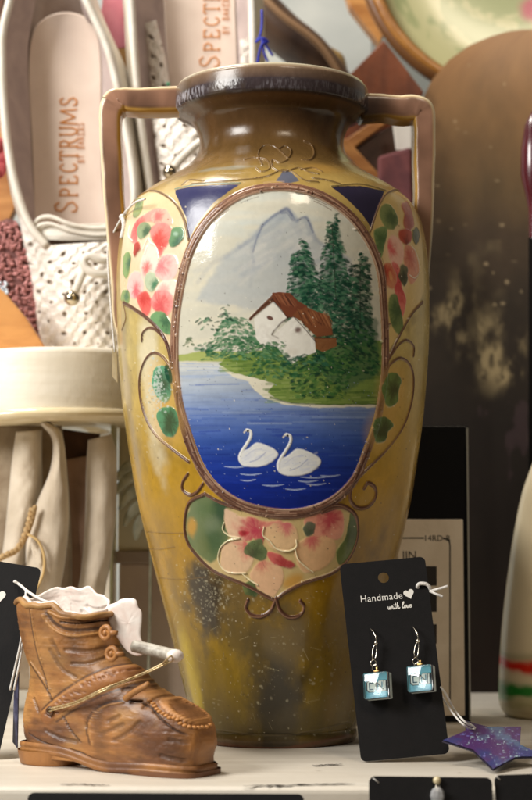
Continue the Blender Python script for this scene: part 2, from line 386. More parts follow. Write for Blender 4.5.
# --- flower cartouche, left
def bloom(P, pale, core, cp, rad, a=.93, edge=1.7, hgt=.0002, seed=0, noise=1.3):
    """one brushed petal: pale rim, colour pulled out from the point cp"""
    Pc = cv.conv(catmull(np.array(P, float), 6, True)); Q = np.vstack([Pc, Pc[0]]); b = cv.box(Pc, 4 * cv.k)
    if b is None: return
    d, _ = cv.segdist(b, Q); x0, x1, y0, y1 = b; X, Y = np.meshgrid(np.arange(x0, x1), np.arange(y0, y1)); ins = np.zeros(X.shape, bool)
    for i in range(len(Pc)):
        xa, ya = Q[i]; xb, yb = Q[i + 1]
        if ya != yb: ins ^= ((ya > Y) != (yb > Y)) & (X < (xb - xa) * (Y - ya) / (yb - ya) + xa)
    nz_ = vnoise(X.shape, 7 * cv.k, 50 + seed + int(P[0][0]), 4); sd_ = np.where(ins, -d, d) + (nz_ - .5) * 2 * noise * cv.k
    m = 1 - sstep(-edge * cv.k, edge * cv.k * .6, sd_); c = cv.conv(np.array([cp], float))[0]
    dx, dy = X - c[0], Y - c[1]; R_ = np.hypot(dx, dy) / (rad * cv.k); ang = np.arctan2(dy, dx)
    st_ = np.interp((ang / np.pi * 24 + 48 + nz_ * 3) % 48, np.arange(49), np.random.RandomState(seed + int(P[0][1])).rand(49)); t = np.clip(1 - sstep(.1, 1.25, R_ + (nz_ - .5) * .9 + (st_ - .5) * .34), 0, 1)[..., None]
    col = lin(pale) * (1 - t) + lin(core) * t; col = col * (.93 + .14 * vnoise(X.shape, 3 * cv.k, seed + 3, 3)[..., None]); mm = (m * a)[..., None]
    cv.rgb[y0:y1, x0:x1] = cv.rgb[y0:y1, x0:x1] * (1 - mm) + col * mm
    cv.h[y0:y1, x0:x1] = np.maximum(cv.h[y0:y1, x0:x1], hgt * m); cv.ro[y0:y1, x0:x1] = cv.ro[y0:y1, x0:x1] * (1 - m) + .17 * m
def leafp(P, pale, dark_, cp, rad, **k): bloom(P, pale, dark_, cp, rad, hgt=.0003, edge=1.1, **k)
def oval(x, y, rx, ry, r):
    t = np.linspace(0, 2 * np.pi, 11)[:-1]; g = np.random.RandomState(int(x * 5 + y)); q = 1 + .14 * g.randn(10); c, s_ = math.cos(math.radians(r)), math.sin(math.radians(r))
    sh = 1 - .25 * np.sin(t); return np.stack([x + rx * q * np.cos(t) * sh * c - ry * np.sin(t) * s_, y + rx * q * np.cos(t) * sh * s_ + ry * np.sin(t) * c], 1)
LP = [(189, 240), (183, 219), (174, 203), (160, 193), (148, 192), (137, 199), (128, 213), (123, 240), (120, 275), (121, 300), (131, 309), (150, 319), (163, 333), (171, 352), (177, 330), (178, 300), (183, 268)]
cv.poly(LP, (216, 194, 154), 0.95, 2.0, ident=3)
def keep(k, fn):
    """paint only where the id grid carries k"""
    msk_ = cv.id == k; rgb = cv.rgb.copy(); h = cv.h.copy(); ro = cv.ro.copy(); fn(); cv.rgb[~msk_] = rgb[~msk_]; cv.h[~msk_] = h[~msk_]; cv.ro[~msk_] = ro[~msk_]
PK, PALE, RD, DR = (220, 112, 112), (240, 212, 190), (198, 62, 58), (150, 38, 36)
def left_flowers():
    for (x, y, r) in ((158, 262, 22), (152, 296, 20), (140, 240, 16), (168, 250, 12)): cv.ell(x, y, r, r * 1.2, 0, (228, 208, 180), .6, .8)
    bloom([(131, 234), (136, 221), (146, 213), (158, 208), (164, 213), (157, 221), (146, 223), (139, 232), (137, 243), (132, 242)], (232, 150, 140), (206, 72, 76), (137, 228), 16)
    bloom([(152, 214), (162, 208), (170, 214), (172, 224), (160, 226), (152, 222)], (238, 178, 160), (224, 112, 108), (158, 216), 9)
    bloom([(150, 228), (160, 222), (171, 226), (171, 238), (165, 250), (160, 257), (156, 247), (151, 238)], (232, 138, 132), (202, 66, 64), (160, 240), 15)
    bloom([(158, 262), (166, 254), (177, 258), (178, 272), (168, 282), (158, 278), (154, 270)], (240, 196, 188), (226, 122, 128), (162, 266), 13)
    bloom([(142, 258), (148, 243), (156, 247), (159, 257), (157, 268), (150, 279), (143, 278), (140, 268)], (244, 214, 200), (220, 104, 104), (147, 268), 10)
    bloom([(127, 287), (130, 275), (138, 271), (144, 281), (143, 293), (135, 299), (128, 295)], (240, 190, 184), (216, 92, 104), (136, 289), 11)
    bloom([(160, 283), (170, 279), (178, 284), (174, 296), (162, 296), (156, 290)], (244, 222, 206), (236, 176, 168), (164, 290), 8)
    bloom([(149, 302), (157, 291), (168, 290), (174, 300), (171, 313), (163, 316), (154, 310)], (236, 154, 148), (208, 78, 84), (160, 306), 15)
    bloom([(137, 297), (146, 290), (151, 298), (151, 309), (146, 317), (140, 308)], (222, 96, 92), (200, 44, 48), (145, 299), 10)
    bloom(oval(137, 249, 3.4, 8, 12), (180, 62, 56), (140, 30, 30), (138, 252), 6, hgt=.0006)
    leafp(oval(138, 208, 4.6, 11, 22), (132, 146, 92), (74, 104, 58), (140, 202), 10)
    leafp(oval(143.5, 231, 6.5, 9.5, 22), (140, 158, 120), (60, 96, 72), (147, 233), 9)
    leafp(oval(176, 237, 7.5, 11, 24), (96, 142, 102), (40, 98, 74), (180, 242), 10); cv.ell(176, 234, 2.4, 2, 0, (180, 206, 186), .6, .7)
    leafp(oval(127, 265, 4.6, 13.5, 4), (120, 152, 84), (30, 92, 62), (130, 262), 10)
    leafp(oval(151.5, 282, 6.2, 10.5, 0), (176, 190, 160), (52, 118, 86), (155, 284), 9)
    leafp(oval(125.5, 298, 4.4, 9, 4), (128, 152, 84), (46, 102, 62), (127, 296), 8)
    leafp([(122, 300), (127, 304), (126, 318), (122, 330), (119, 322)], (150, 150, 84), (108, 116, 56), (124, 308), 10)
    leafp([(150, 318), (155, 311), (164, 312), (171, 322), (174, 334), (164, 333), (156, 326)], (100, 150, 100), (30, 92, 64), (166, 322), 11)
keep(3, left_flowers)
for P in ([(143, 250), (147, 240), (149, 238), (151, 243), (155, 245), (158, 252), (159, 259)], [(130, 226), (129, 236), (133, 241)], [(145, 254), (148, 246)]):
    cv.stroke(P, 1.3, (250, 240, 222), .95, .4, 0.0008, .12)
# --- flower cartouche, right
RP = [(370, 232), (378, 208), (386, 194), (396, 191), (408, 199), (417, 214), (422, 245), (424, 290), (418, 306), (408, 320), (396, 338), (388, 352), (385, 330), (384, 300), (379, 262)]
cv.poly(RP, (214, 184, 120), .95, 2.0, ident=3)
def right_flowers():
    cv.ell(396, 262, 14, 40, 0, (226, 198, 160), .7, .7)
    bloom([(401, 205), (407, 201), (412, 212), (414, 226), (408, 232), (403, 224), (404, 214)], (180, 96, 76), (150, 36, 34), (409, 222), 14)
    bloom([(387, 246), (391, 235), (400, 240), (404, 252), (402, 263), (394, 266), (389, 258)], (236, 186, 166), (212, 96, 96), (390, 248), 11)
    bloom([(404, 246), (412, 247), (418, 262), (417, 278), (410, 284), (404, 268)], (214, 146, 118), (186, 84, 70), (410, 258), 14)
    bloom([(392, 262), (400, 268), (402, 285), (406, 300), (402, 317), (396, 300), (393, 280)], (220, 118, 108), (190, 58, 64), (398, 285), 20)
    bloom(oval(405, 237, 6.5, 8.5, -10), (172, 60, 44), (120, 26, 22), (406, 243), 8, hgt=.0006)
    bloom(oval(389.5, 276, 6, 14, -12), (206, 132, 96), (184, 62, 46), (386, 272), 12, hgt=.0005); cv.ell(390, 276, 1.6, 5, -10, (226, 170, 110), .6, .8)
    leafp(oval(403.5, 275, 4.6, 11, -4), (96, 100, 72), (38, 50, 38), (404, 277), 9)
    leafp([(380, 208), (387, 203), (394, 209), (398, 222), (393, 230), (385, 227), (380, 218)], (120, 136, 84), (62, 92, 56), (391, 218), 12)
    leafp([(374, 230), (381, 226), (387, 229), (385, 244), (381, 258), (377, 250), (374, 240)], (112, 138, 86), (56, 96, 54), (381, 240), 12)
    leafp(oval(415.5, 236, 3.2, 9, 0), (80, 80, 50), (50, 54, 34), (416, 238), 8)
    leafp([(389, 297), (396, 294), (400, 306), (403, 322), (401, 336), (393, 328), (388, 312)], (110, 130, 76), (48, 84, 48), (397, 312), 15)
keep(3, right_flowers)
cv.stroke([(411, 246), (415, 252), (418, 263), (418, 273), (414, 278), (409, 275)], 1.2, (240, 228, 206), .9, .4, 0.0009, .1)
# --- blue corner panels
BLUE = (38, 44, 90)
cv.poly([(175, 190), (196, 186), (240, 184.5), (214, 202), (196, 226), (189, 240), (186, 216)], BLUE, .96, 1.0, noise=.7, ident=4); cv.poly([(331, 187), (360, 186), (384, 191), (378, 206), (372, 230), (362, 214), (348, 200)], (26, 26, 62), .96, 1.0, noise=.7, ident=4)
cv.poly([(276, 181), (283, 171), (291, 172), (299, 181), (288, 184)], (70, 84, 112), .85, 1.2, noise=.8)
cv.stroke([(175, 189), (198, 184.5), (240, 183)], 1.8, (110, 132, 120), .8, .8, .0004)
cv.stroke([(331, 186), (360, 184), (385, 190)], 1.8, (126, 110, 70), .8, .8, .0004)
# --- lower cartouche
BP = [(205, 494), (190, 502), (185, 520), (186, 537), (194, 552), (214, 571), (246, 585), (268, 597), (276, 600), (284, 593), (303, 583), (332, 573), (350, 556), (358, 533), (354, 514), (340, 507), (322, 512), (285, 518), (240, 508)]
cv.poly(BP, (206, 182, 128), .9, 1.5, ident=3)
def low_flowers():
    cv.poly([(190, 505), (198, 493), (215, 494), (227, 502), (224, 520), (229, 535), (223, 545), (218, 556), (210, 563), (196, 552), (188, 540), (186, 520)], (100, 118, 80), .95, 4, True, noise=2)
    for (x, y, rx, ry, c, a) in ((221, 508, 9, 16, (44, 74, 54), .8), (214, 540, 10, 14, (58, 88, 60), .7), (205, 510, 10, 8, (86, 110, 70), .6), (200, 548, 10, 10, (112, 120, 76), .6), (192, 527, 5, 9, (200, 148, 60), .8), (212, 524, 8, 8, (120, 134, 108), .5)): cv.ell(x, y, rx, ry, 0, c, a, .8, 0, None, 2)
    bloom([(226, 508), (240, 515), (254, 519), (260, 528), (253, 539), (240, 541), (231, 537), (226, 528), (224, 518)], (226, 190, 158), (196, 84, 92), (252, 530), 20)
    bloom([(221, 556), (222, 546), (232, 541), (246, 541), (254, 552), (252, 566), (241, 574), (228, 574), (221, 567)], (222, 186, 150), (208, 110, 104), (247, 545), 15)
    bloom([(246, 517), (266, 521), (282, 520), (278, 533), (266, 536), (262, 546), (253, 538)], (216, 142, 122), (184, 66, 82), (258, 530), 18)
    bloom([(263, 530), (275, 523), (293, 524), (298, 540), (285, 553), (272, 548), (264, 538)], (226, 188, 142), (204, 106, 108), (286, 525), 12)
    bloom([(250, 574), (262, 560), (280, 566), (284, 580), (273, 597), (258, 588)], (222, 178, 140), (204, 122, 106), (262, 562), 12)
    bloom([(304, 520), (320, 509), (340, 510), (344, 524), (340, 538), (324, 540), (310, 532)], (222, 150, 126), (182, 60, 76), (330, 518), 16)
    bloom([(295, 546), (310, 536), (332, 538), (336, 552), (326, 567), (305, 573), (296, 560)], (224, 178, 132), (204, 100, 98), (312, 538), 12)
    bloom([(267, 552), (276, 552), (286, 558), (295, 565), (288, 569), (276, 565), (269, 560)], (202, 92, 92), (160, 34, 50), (284, 565), 14, hgt=.0004)
    bloom(oval(244, 533, 4.5, 3.4, 0), (190, 60, 70), (150, 28, 40), (244, 533), 4)
    leafp(oval(257, 551, 10, 12, -40), (96, 116, 76), (52, 74, 48), (256, 552), 12); leafp(oval(309, 529, 6, 8, 5), (96, 106, 84), (56, 74, 58), (310, 532), 8)
    leafp([(351, 512), (359, 522), (358, 541), (350, 557), (339, 564), (336, 551), (344, 539), (348, 525)], (98, 116, 62), (58, 84, 50), (350, 530), 22)
    cv.ell(293, 581, 11, 6, -28, (196, 142, 54), .8, .8)
keep(3, low_flowers); leafp(oval(251, 589, 6.5, 9, -40), (104, 116, 70), (56, 78, 50), (252, 590), 9)
for P in ([(224, 523), (223, 530), (230, 536), (240, 538), (228, 541), (220, 549), (219, 562), (228, 572), (246, 573)], [(264, 527), (263, 535), (270, 541), (277, 549), (288, 551), (296, 547), (296, 540)], [(295, 549), (298, 559), (306, 567), (313, 572)], [(243, 574), (250, 580), (258, 585)]):
    cv.stroke(P, 1.5, (236, 222, 180), .95, .4, 0.0010, .1)
# --- landscape medallion
OV = [(284, 190), (246, 196), (215, 219), (194, 253), (182, 300), (178, 345), (181, 390), (190, 427), (208, 471), (239, 499), (282, 510), (320, 503), (349, 480), (364, 446), (375, 411), (381, 366), (380, 310), (374, 263), (353, 225), (321, 199)]
cv.poly(OV, (204, 200, 182), 1, 1, True, ro=.12, ident=2)
msk = cv.id == 2
def over(fn):                      # paint only inside the medallion
    rgb = cv.rgb.copy(); h = cv.h.copy(); ro = cv.ro.copy(); fn(); cv.rgb[~msk] = rgb[~msk]; cv.h[~msk] = h[~msk]; cv.ro[~msk] = ro[~msk]
def scene():
    st = lambda P, w, c, a=.8, **k: cv.stroke(P, w, c, a, k.pop('soft', .7), **k)
    # upper sky wash
    for _ in range(60): 
        x = rs.uniform(215, 350); y = rs.uniform(190, 235); st([(x - 25, y + 3), (x, y), (x + 25, y + 2)], rs.uniform(3, 8), (196, 204, 200) if rs.rand() < .5 else (218, 212, 192), .22, soft=4)
    for _ in range(90):
        x = rs.uniform(190, 375); y = rs.uniform(250, 350); st([(x - 22, y + rs.uniform(-3, 6)), (x + 22, y)], rs.uniform(3, 9), (224, 214, 188) if rs.rand() < .7 else (206, 204, 190), .25, soft=4)
    # mountain
    cv.poly([(196, 300), (222, 262), (240, 244), (256, 232), (266, 222), (279, 212), (287, 208), (294, 215), (299, 220), (306, 217), (312, 226), (318, 240), (334, 250), (352, 258), (350, 300), (250, 310)], (164, 172, 178), .6, 7, noise=3)
    for _ in range(60):
        x = rs.uniform(240, 320); y0_ = 212 + abs(x - 287) * (.75 if x < 287 else .9) + rs.uniform(4, 40); st([(x - rs.uniform(4, 12), y0_ + rs.uniform(3, 9)), (x + rs.uniform(3, 9), y0_ - 3)], rs.uniform(2, 6), [(150, 158, 168), (222, 216, 204), (186, 188, 186)][rs.randint(3)], .22, soft=3, dry=.4)
    for P, w, a in (([(240, 247), (254, 237), (262, 226), (272, 218), (280, 212), (287, 208.5), (293, 214), (297, 221)], 2.6, .75), ([(297, 221), (303, 218), (308, 219), (313, 232), (318, 241), (328, 247), (340, 250)], 2.2, .7), ([(287, 209), (280, 220), (268, 230), (258, 236)], 3.2, .4),
                    ([(262, 226), (258, 236), (252, 250), (254, 262)], 2.0, .5), ([(306, 218), (309, 228), (316, 240)], 3.5, .4), ([(240, 247), (226, 256), (210, 266), (198, 282)], 3.0, .4), ([(226, 256), (206, 262), (196, 272)], 5, .2),
                    ([(254, 262), (252, 275), (250, 286)], 2.4, .25), ([(275, 218), (284, 216), (292, 222), (299, 232)], 4.5, .28), ([(330, 247), (345, 256), (356, 270)], 2.4, .35)):
        st(P, w * 1.5, (112, 124, 150), a * .5, soft=3.2, dry=.3)
    for P, w in (([(262, 226), (272, 217), (280, 212), (287, 208.5), (292, 215)], 2.4), ([(298, 220), (305, 217), (309, 222), (313, 232)], 2.2), ([(262, 227), (257, 238), (253, 252)], 1.6), ([(282, 212), (288, 212), (293, 219)], 4.5), ([(328, 246), (334, 250), (341, 256)], 4)): st(P, w, (66, 80, 118), .5, soft=1.6, dry=.35)
    # distant bank and water
    cv.poly([(176, 356), (200, 351), (228, 351), (262, 356), (262, 366), (222, 362), (176, 361)], (158, 168, 92), .95, 1.5, noise=.8)
    ww = [(356, (206, 204, 192)), (372, (184, 190, 194)), (390, (158, 170, 188)), (405, (128, 146, 182)), (420, (92, 116, 172)), (440, (56, 84, 156)), (462, (34, 60, 144)), (485, (22, 44, 134)), (515, (18, 34, 116))]
    wy = [yrow(q[0]) for q in ww]; wc = lin([q[1] for q in ww]); wcol = np.stack([np.interp(rows, wy, wc[:, k]) for k in range(3)], 1)[:, None, :]
    top = yrow(361); m = (sstep(top - 2, top + 3, YY) * 1.0)[..., None]
    streak = 0.78 + .44 * vnoise((CH, CW), 7, 31, 4, 9.0); cv.rgb[:] = cv.rgb * (1 - m) + m * wcol * streak[..., None]
    for _ in range(260):
        y = 362 + 145 * rs.rand() ** .9; x = rs.uniform(180, 378); L = rs.uniform(6, 26)
        c = [(150, 168, 198), (70, 98, 168), (34, 56, 146), (22, 40, 120)][int(np.clip((y - 362) / 37 + rs.uniform(-.8, .8), 0, 3))]
        st([(x - L, y + rs.uniform(-.8, .8)), (x + L, y)], rs.uniform(.8, 2.2), c, rs.uniform(.25, .6), soft=1, dry=.4)
    # shore, right-hand land
    cv.poly([(218, 366), (232, 376), (248, 381), (254, 390), (264, 398), (285, 405), (320, 408), (350, 407), (384, 408), (384, 380), (300, 370)], (224, 216, 190), .9, 1.5, noise=1)
    cv.poly([(219, 364), (230, 371), (246, 376), (262, 380), (274, 384), (268, 392), (275, 398), (292, 403), (330, 405), (384, 405), (384, 340), (300, 345), (250, 352), (230, 356)], (112, 136, 60), .97, 1.2, noise=1)
    for _ in range(200):
        x = rs.uniform(225, 382); y = rs.uniform(356, 403)
        if y > 374 and x < 268: continue
        st([(x - 7, y + .5), (x + 7, y)], rs.uniform(1, 2.6), [(86, 116, 48), (132, 154, 76), (66, 96, 42), (150, 164, 96)][rs.randint(4)], .5, soft=1)
    st([(270, 397), (292, 403), (330, 404.5), (384, 404)], 1.6, (62, 84, 40), .6)
    # trees
    def dabs(cx, y0, y1, w0, w1, n, cols, up_=True):
        for _ in range(n):
            t = rs.rand(); y = y0 + (y1 - y0) * t; hw = w0 + (w1 - w0) * t; x = cx + rs.uniform(-1, 1) * hw; L = rs.uniform(1.6, 4.6); a = rs.uniform(-.9, .9)
            sg = 1 if x > cx else -1; cv.ell(x, y, L * rs.uniform(.5, .85), L * rs.uniform(.22, .42), sg * rs.uniform(-5, 42), cols[rs.randint(len(cols))], rs.uniform(.45, .9), .45, 0.00008)
    G1 = [(26, 74, 54), (16, 52, 40), (52, 102, 74), (20, 64, 46), (84, 128, 96)]
    for P in ([(303, 246), (312, 275), (318, 318), (288, 318), (296, 275)], [(336, 216), (346, 260), (350, 310), (322, 310), (326, 260)], [(361, 256), (371, 290), (374, 345), (350, 345), (352, 290)], [(318, 310), (378, 318), (378, 375), (345, 390), (312, 368)]):
        cv.poly(P, (52, 92, 70), .6, 5, noise=5, seed=int(P[0][0]))
    dabs(303, 238, 252, 3, 6, 26, G1); dabs(302, 252, 275, 9, 13, 190, G1); dabs(303, 272, 322, 15, 18, 420, G1); dabs(318, 280, 322, 12, 16, 200, G1)
    dabs(337, 214, 222, 1, 3, 6, G1); dabs(333, 222, 250, 5, 9, 130, G1); dabs(334, 246, 300, 12, 15, 380, G1); dabs(337, 295, 345, 16, 26, 420, G1)
    dabs(363, 253, 270, 3, 6, 30, G1); dabs(360, 264, 345, 10, 13, 420, [(26, 60, 44), (18, 48, 38), (44, 84, 58)])
    dabs(318, 285, 335, 20, 26, 300, G1); dabs(348, 275, 330, 10, 16, 260, G1)
    dabs(345, 330, 375, 30, 34, 560, [(26, 70, 44), (44, 92, 52), (20, 52, 38), (70, 112, 62)])
    dabs(320, 355, 398, 34, 26, 420, [(36, 82, 44), (62, 106, 52), (24, 62, 40), (92, 128, 66)])
    dabs(275, 345, 378, 8, 30, 200, [(44, 92, 54), (84, 126, 82), (30, 74, 48)])
    st([(332, 225), (334, 260), (336, 300)], 1.2, (40, 50, 36), .6); st([(360, 262), (360, 330)], 1.2, (30, 38, 30), .6)
    dabs(236, 318, 345, 12, 26, 190, [(74, 118, 84), (50, 98, 64), (104, 142, 108)]); dabs(240, 338, 360, 30, 38, 260, [(60, 108, 72), (40, 84, 56), (96, 136, 98)])
    dabs(226, 305, 322, 4, 10, 26, G1); dabs(206, 318, 330, 8, 14, 14, G1); dabs(190, 338, 348, 5, 8, 9, [(80, 100, 70)]); dabs(206, 342, 352, 6, 12, 16, G1)
    # two white-walled cottages
    cv.poly([(254, 319), (272, 302), (288, 317), (276, 329), (271, 335), (279, 338), (277, 347), (262, 346), (256, 338)], (226, 222, 210), 1, .8, ro=.15)
    cv.poly([(273, 335), (294, 316), (306, 328), (315, 340), (316, 352), (301, 358), (292, 364), (284, 356), (277, 347), (279, 338)], (228, 224, 212), 1, .8, ro=.15)
    cv.poly([(249, 318), (271, 296), (274, 292), (274, 301), (255, 316), (250, 321)], (104, 68, 50), 1, .8, raise_=.0002)
    cv.poly([(272, 293), (279, 292), (290, 293), (298, 301), (307, 306), (307, 312), (296, 317), (287, 318), (281, 309), (273, 301)], (112, 62, 42), 1, .8, raise_=.0002)
    cv.poly([(292, 316), (297, 311), (306, 307), (318, 312), (329, 316), (333, 335), (317, 337), (309, 330), (301, 321)], (124, 74, 46), 1, .8, raise_=.0002)
    cv.poly([(314, 337), (336, 338), (337, 346), (323, 352), (316, 349)], (132, 84, 50), .95, .8)
    for _ in range(46):
        t = rs.rand(); x = 297 + 32 * t; y = rs.uniform(309, 313) + 3 * t; L = rs.uniform(6, 18); st([(x, y), (x + L * .42, y + L * .8)], rs.uniform(.7, 1.4), [(70, 40, 30), (164, 110, 72), (140, 84, 52)][rs.randint(3)], .5, soft=.7) if x + L * .4 < 333 and y + L * .8 < 337 else None
    for _ in range(34):
        x = rs.uniform(275, 292); y = rs.uniform(293, 299) + max(0, x - 285) * .5; st([(x, y), (x + 5, y + 8)], rs.uniform(.7, 1.3), [(64, 34, 28), (156, 98, 68), (132, 80, 54)][rs.randint(3)], .5, soft=.7)
    st([(249, 320), (262, 307), (273, 299)], 1.3, (66, 42, 34), .8, smooth=False); st([(273, 300), (282, 311), (288, 318)], 1.2, (60, 34, 28), .7, smooth=False); st([(294, 317), (305, 329), (316, 342)], 1.2, (60, 36, 28), .7, smooth=False)
    st([(289, 317), (281, 323), (274, 331), (272, 334)], 1.5, (66, 46, 40), .75, smooth=False); st([(272, 335), (278, 338)], 1.6, (84, 66, 54), .5); st([(315, 338), (334, 338)], 1.2, (60, 40, 30), .7, smooth=False)
    cv.ell(270, 318, 3.4, 2.0, 22, (96, 56, 46), .95, .3); cv.ell(298, 330, 3.2, 2.8, -10, (96, 60, 50), .85, .6)
    for _ in range(26): st([(rs.uniform(258, 284), rs.uniform(322, 344)), (rs.uniform(258, 284), rs.uniform(322, 344))], 2.2, [(206, 200, 188), (238, 234, 224)][rs.randint(2)], .18, soft=2) 
    cv.ell(292, 352, 7, 3, 0, (214, 206, 190), .6, .8)
    dabs(262, 342, 360, 22, 28, 150, [(60, 108, 72), (36, 84, 50), (104, 142, 96)]); dabs(305, 355, 366, 18, 22, 80, G1)
    # swans
    for (ox, oy, sc) in ((0, 0, 1), (39.5, 4.5, 1.12)):
        f = lambda P: [(ox + 247.5 + (x - 247.5) * sc, oy + 430 + (y - 430) * sc) for x, y in P]
        cv.poly(f([(240, 452), (248, 449), (256, 443), (266, 445), (277, 452), (276, 458), (266, 465), (252, 467), (242, 465), (238, 459)]), (226, 226, 222), 1, 1.6, True, raise_=.0002, ro=.14, noise=.7)
        st(f([(247, 430), (250.5, 431.5), (250.5, 437), (246, 445), (241, 453), (240, 460)]), 3.0, (228, 228, 222), 1, raise_=.0003, soft=.8)
        st(f([(246, 429.8), (244, 432.5)]), 1.6, (214, 206, 190), 1, smooth=False)
        cv.ell(*f([(248, 431)])[0], 1.25, 1.2, 0, (40, 28, 24), 1)
        for _ in range(26):
            bx_, by_ = rs.uniform(244, 272), rs.uniform(449, 463); st(f([(bx_ - 4, by_ + rs.uniform(-1, 2)), (bx_ + 4, by_ - rs.uniform(0, 3))]), rs.uniform(1, 2.4), [(206, 210, 222), (246, 244, 236), (186, 194, 216)][rs.randint(3)], .35, soft=1.4, dry=.3)
        st(f([(250, 462), (258, 459), (266, 452)]), 1.0, (130, 138, 180), .6); st(f([(246, 456), (254, 450), (262, 449)]), 1.0, (180, 184, 206), .5)
    for (x0, x1, y) in ((224, 248, 466.5), (240, 262, 474), (262, 284, 485), (285, 306, 489), (300, 330, 477), (298, 318, 481), (320, 340, 475.5), (240, 256, 480), (306, 326, 484)):
        st([(x0, y), ((x0 + x1) / 2, y + .8), (x1, y - .6)], 1.5, (178, 192, 220), .75, taper='both', dry=.3)
    for _ in range(260):
        x = rs.uniform(185, 376); y = rs.uniform(362, 505); cv.ell(x, y, rs.uniform(.3, .7), rs.uniform(.3, .6), 0, (30, 40, 90) if rs.rand() < .6 else (160, 174, 204), .5)
over(scene)
for _ in range(70):                            # fine scratches in the lower glaze
    x, y = rs.uniform(165, 360), rs.uniform(560, 730)
    if abs(x - 275) > 128 - (y - 560) * .23: continue
    a_ = rs.uniform(-.6, .6) + (1.57 if rs.rand() < .3 else 0); L = rs.uniform(2, 12); cv.stroke([(x, y), (x + L * math.cos(a_), y + L * math.sin(a_))], rs.uniform(.35, .7), [(196, 184, 140), (54, 44, 30)][rs.randint(2)], rs.uniform(.2, .55), .5, -.00006, .5, smooth=False, dry=.3)
# --- moulded brown vine frame and tendrils
BR = (88, 54, 40)
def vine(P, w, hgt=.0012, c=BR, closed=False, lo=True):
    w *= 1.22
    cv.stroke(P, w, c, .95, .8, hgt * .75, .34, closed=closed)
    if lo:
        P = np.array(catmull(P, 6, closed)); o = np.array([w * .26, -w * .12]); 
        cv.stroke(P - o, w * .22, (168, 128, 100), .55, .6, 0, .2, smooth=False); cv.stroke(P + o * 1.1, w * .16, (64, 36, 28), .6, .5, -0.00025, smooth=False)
FR = [(284, 187), (245, 193), (212, 216), (190, 251), (178, 300), (174.5, 345), (177, 390), (186, 428), (204, 474), (237, 503), (282, 514), (322, 507), (352, 483), (368, 448), (379, 412), (385, 366), (384, 310), (378, 262), (356, 222), (322, 196)]
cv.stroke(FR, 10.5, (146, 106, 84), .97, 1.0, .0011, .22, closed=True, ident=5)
Pf = catmull(FR, 6, True); ctr = np.array([280, 350])
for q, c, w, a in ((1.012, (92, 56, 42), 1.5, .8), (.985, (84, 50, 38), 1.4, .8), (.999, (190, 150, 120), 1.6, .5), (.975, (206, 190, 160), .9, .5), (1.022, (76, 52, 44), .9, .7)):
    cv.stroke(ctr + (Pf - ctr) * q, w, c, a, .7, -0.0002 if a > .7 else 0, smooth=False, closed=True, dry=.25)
lowf = FR[6:16]; cv.stroke(lowf, 7.5, (78, 50, 40), .65, 2.5, dry=.2)
for _ in range(420):                          # dragged slip streaks along the frame
    i = rs.randint(len(Pf) - 4); o_ = rs.randn() * 2.6; P_ = ctr + (Pf[i:i + 4] - ctr) * (1 + o_ / 150); cv.stroke(P_, rs.uniform(.5, 1.3), [(96, 62, 48), (196, 160, 134), (120, 78, 60), (60, 40, 34)][rs.randint(4)], rs.uniform(.25, .6), .6, rs.choice([-.0001, .0]), smooth=False, dry=.3)
for _ in range(70):
    i = rs.randint(len(Pf)); p = Pf[i] + rs.randn(2) * 2.2; cv.ell(p[0], p[1], rs.uniform(.8, 1.8), rs.uniform(.6, 1.3), rs.rand() * 180, [(70, 44, 36), (196, 164, 138)][rs.randint(2)], .6, .3, .0013)
for P, w in (([(124, 303), (133, 308), (147, 318), (160, 331), (168, 347), (172, 368)], 3.6), ([(142, 341), (143, 333), (149, 328), (156, 330), (164, 338), (168, 346)], 2.4), ([(170, 366), (162, 356), (153, 353), (145, 361), (140, 378), (141, 400), (147, 420), (157, 436), (172, 449), (189, 462)], 2.6),
             ([(177, 392), (180, 420), (190, 452), (204, 474)], 3.4), ([(188, 474), (183, 482), (183, 490), (190, 495), (197, 492), (203, 484)], 3.0),
             ([(422, 302), (412, 313), (402, 330), (392, 350), (387, 362)], 2.6), ([(413, 356), (413, 346), (406, 340), (398, 345), (389, 358)], 2.2), ([(386, 371), (391, 363), (400, 358), (409, 364), (413, 378), (411, 402), (402, 428), (386, 450), (368, 468), (352, 484)], 2.4),
             ([(352, 484), (350, 498), (356, 507), (367, 507), (375, 498), (375, 488), (368, 483), (364, 488)], 3.4), ([(384, 370), (380, 400), (370, 440), (352, 484)], 3.2),
             (BP[:9], 3.2), (list(reversed(BP[8:17])), 3.2), ([(248, 600), (246, 608), (252, 615), (262, 616), (271, 610), (276, 598)], 3.6), ([(276, 598), (280, 610), (289, 617), (300, 615), (304, 607), (300, 601)], 3.6),
             ([(322, 511), (334, 505), (346, 507), (356, 516), (358, 530)], 3.2), ([(205, 494), (222, 503), (240, 509)], 3.0)):
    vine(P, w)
for P, w in (([(189, 240), (184, 219), (175, 203), (161, 193), (149, 191), (137, 198), (128, 211)], 1.9), ([(370, 232), (378, 208), (385, 195), (394, 190), (400, 191)], 1.8), ([(124, 305), (126, 318), (122, 330)], 1.6)):
    vine(P, w, .0007, (116, 86, 58), lo=False)
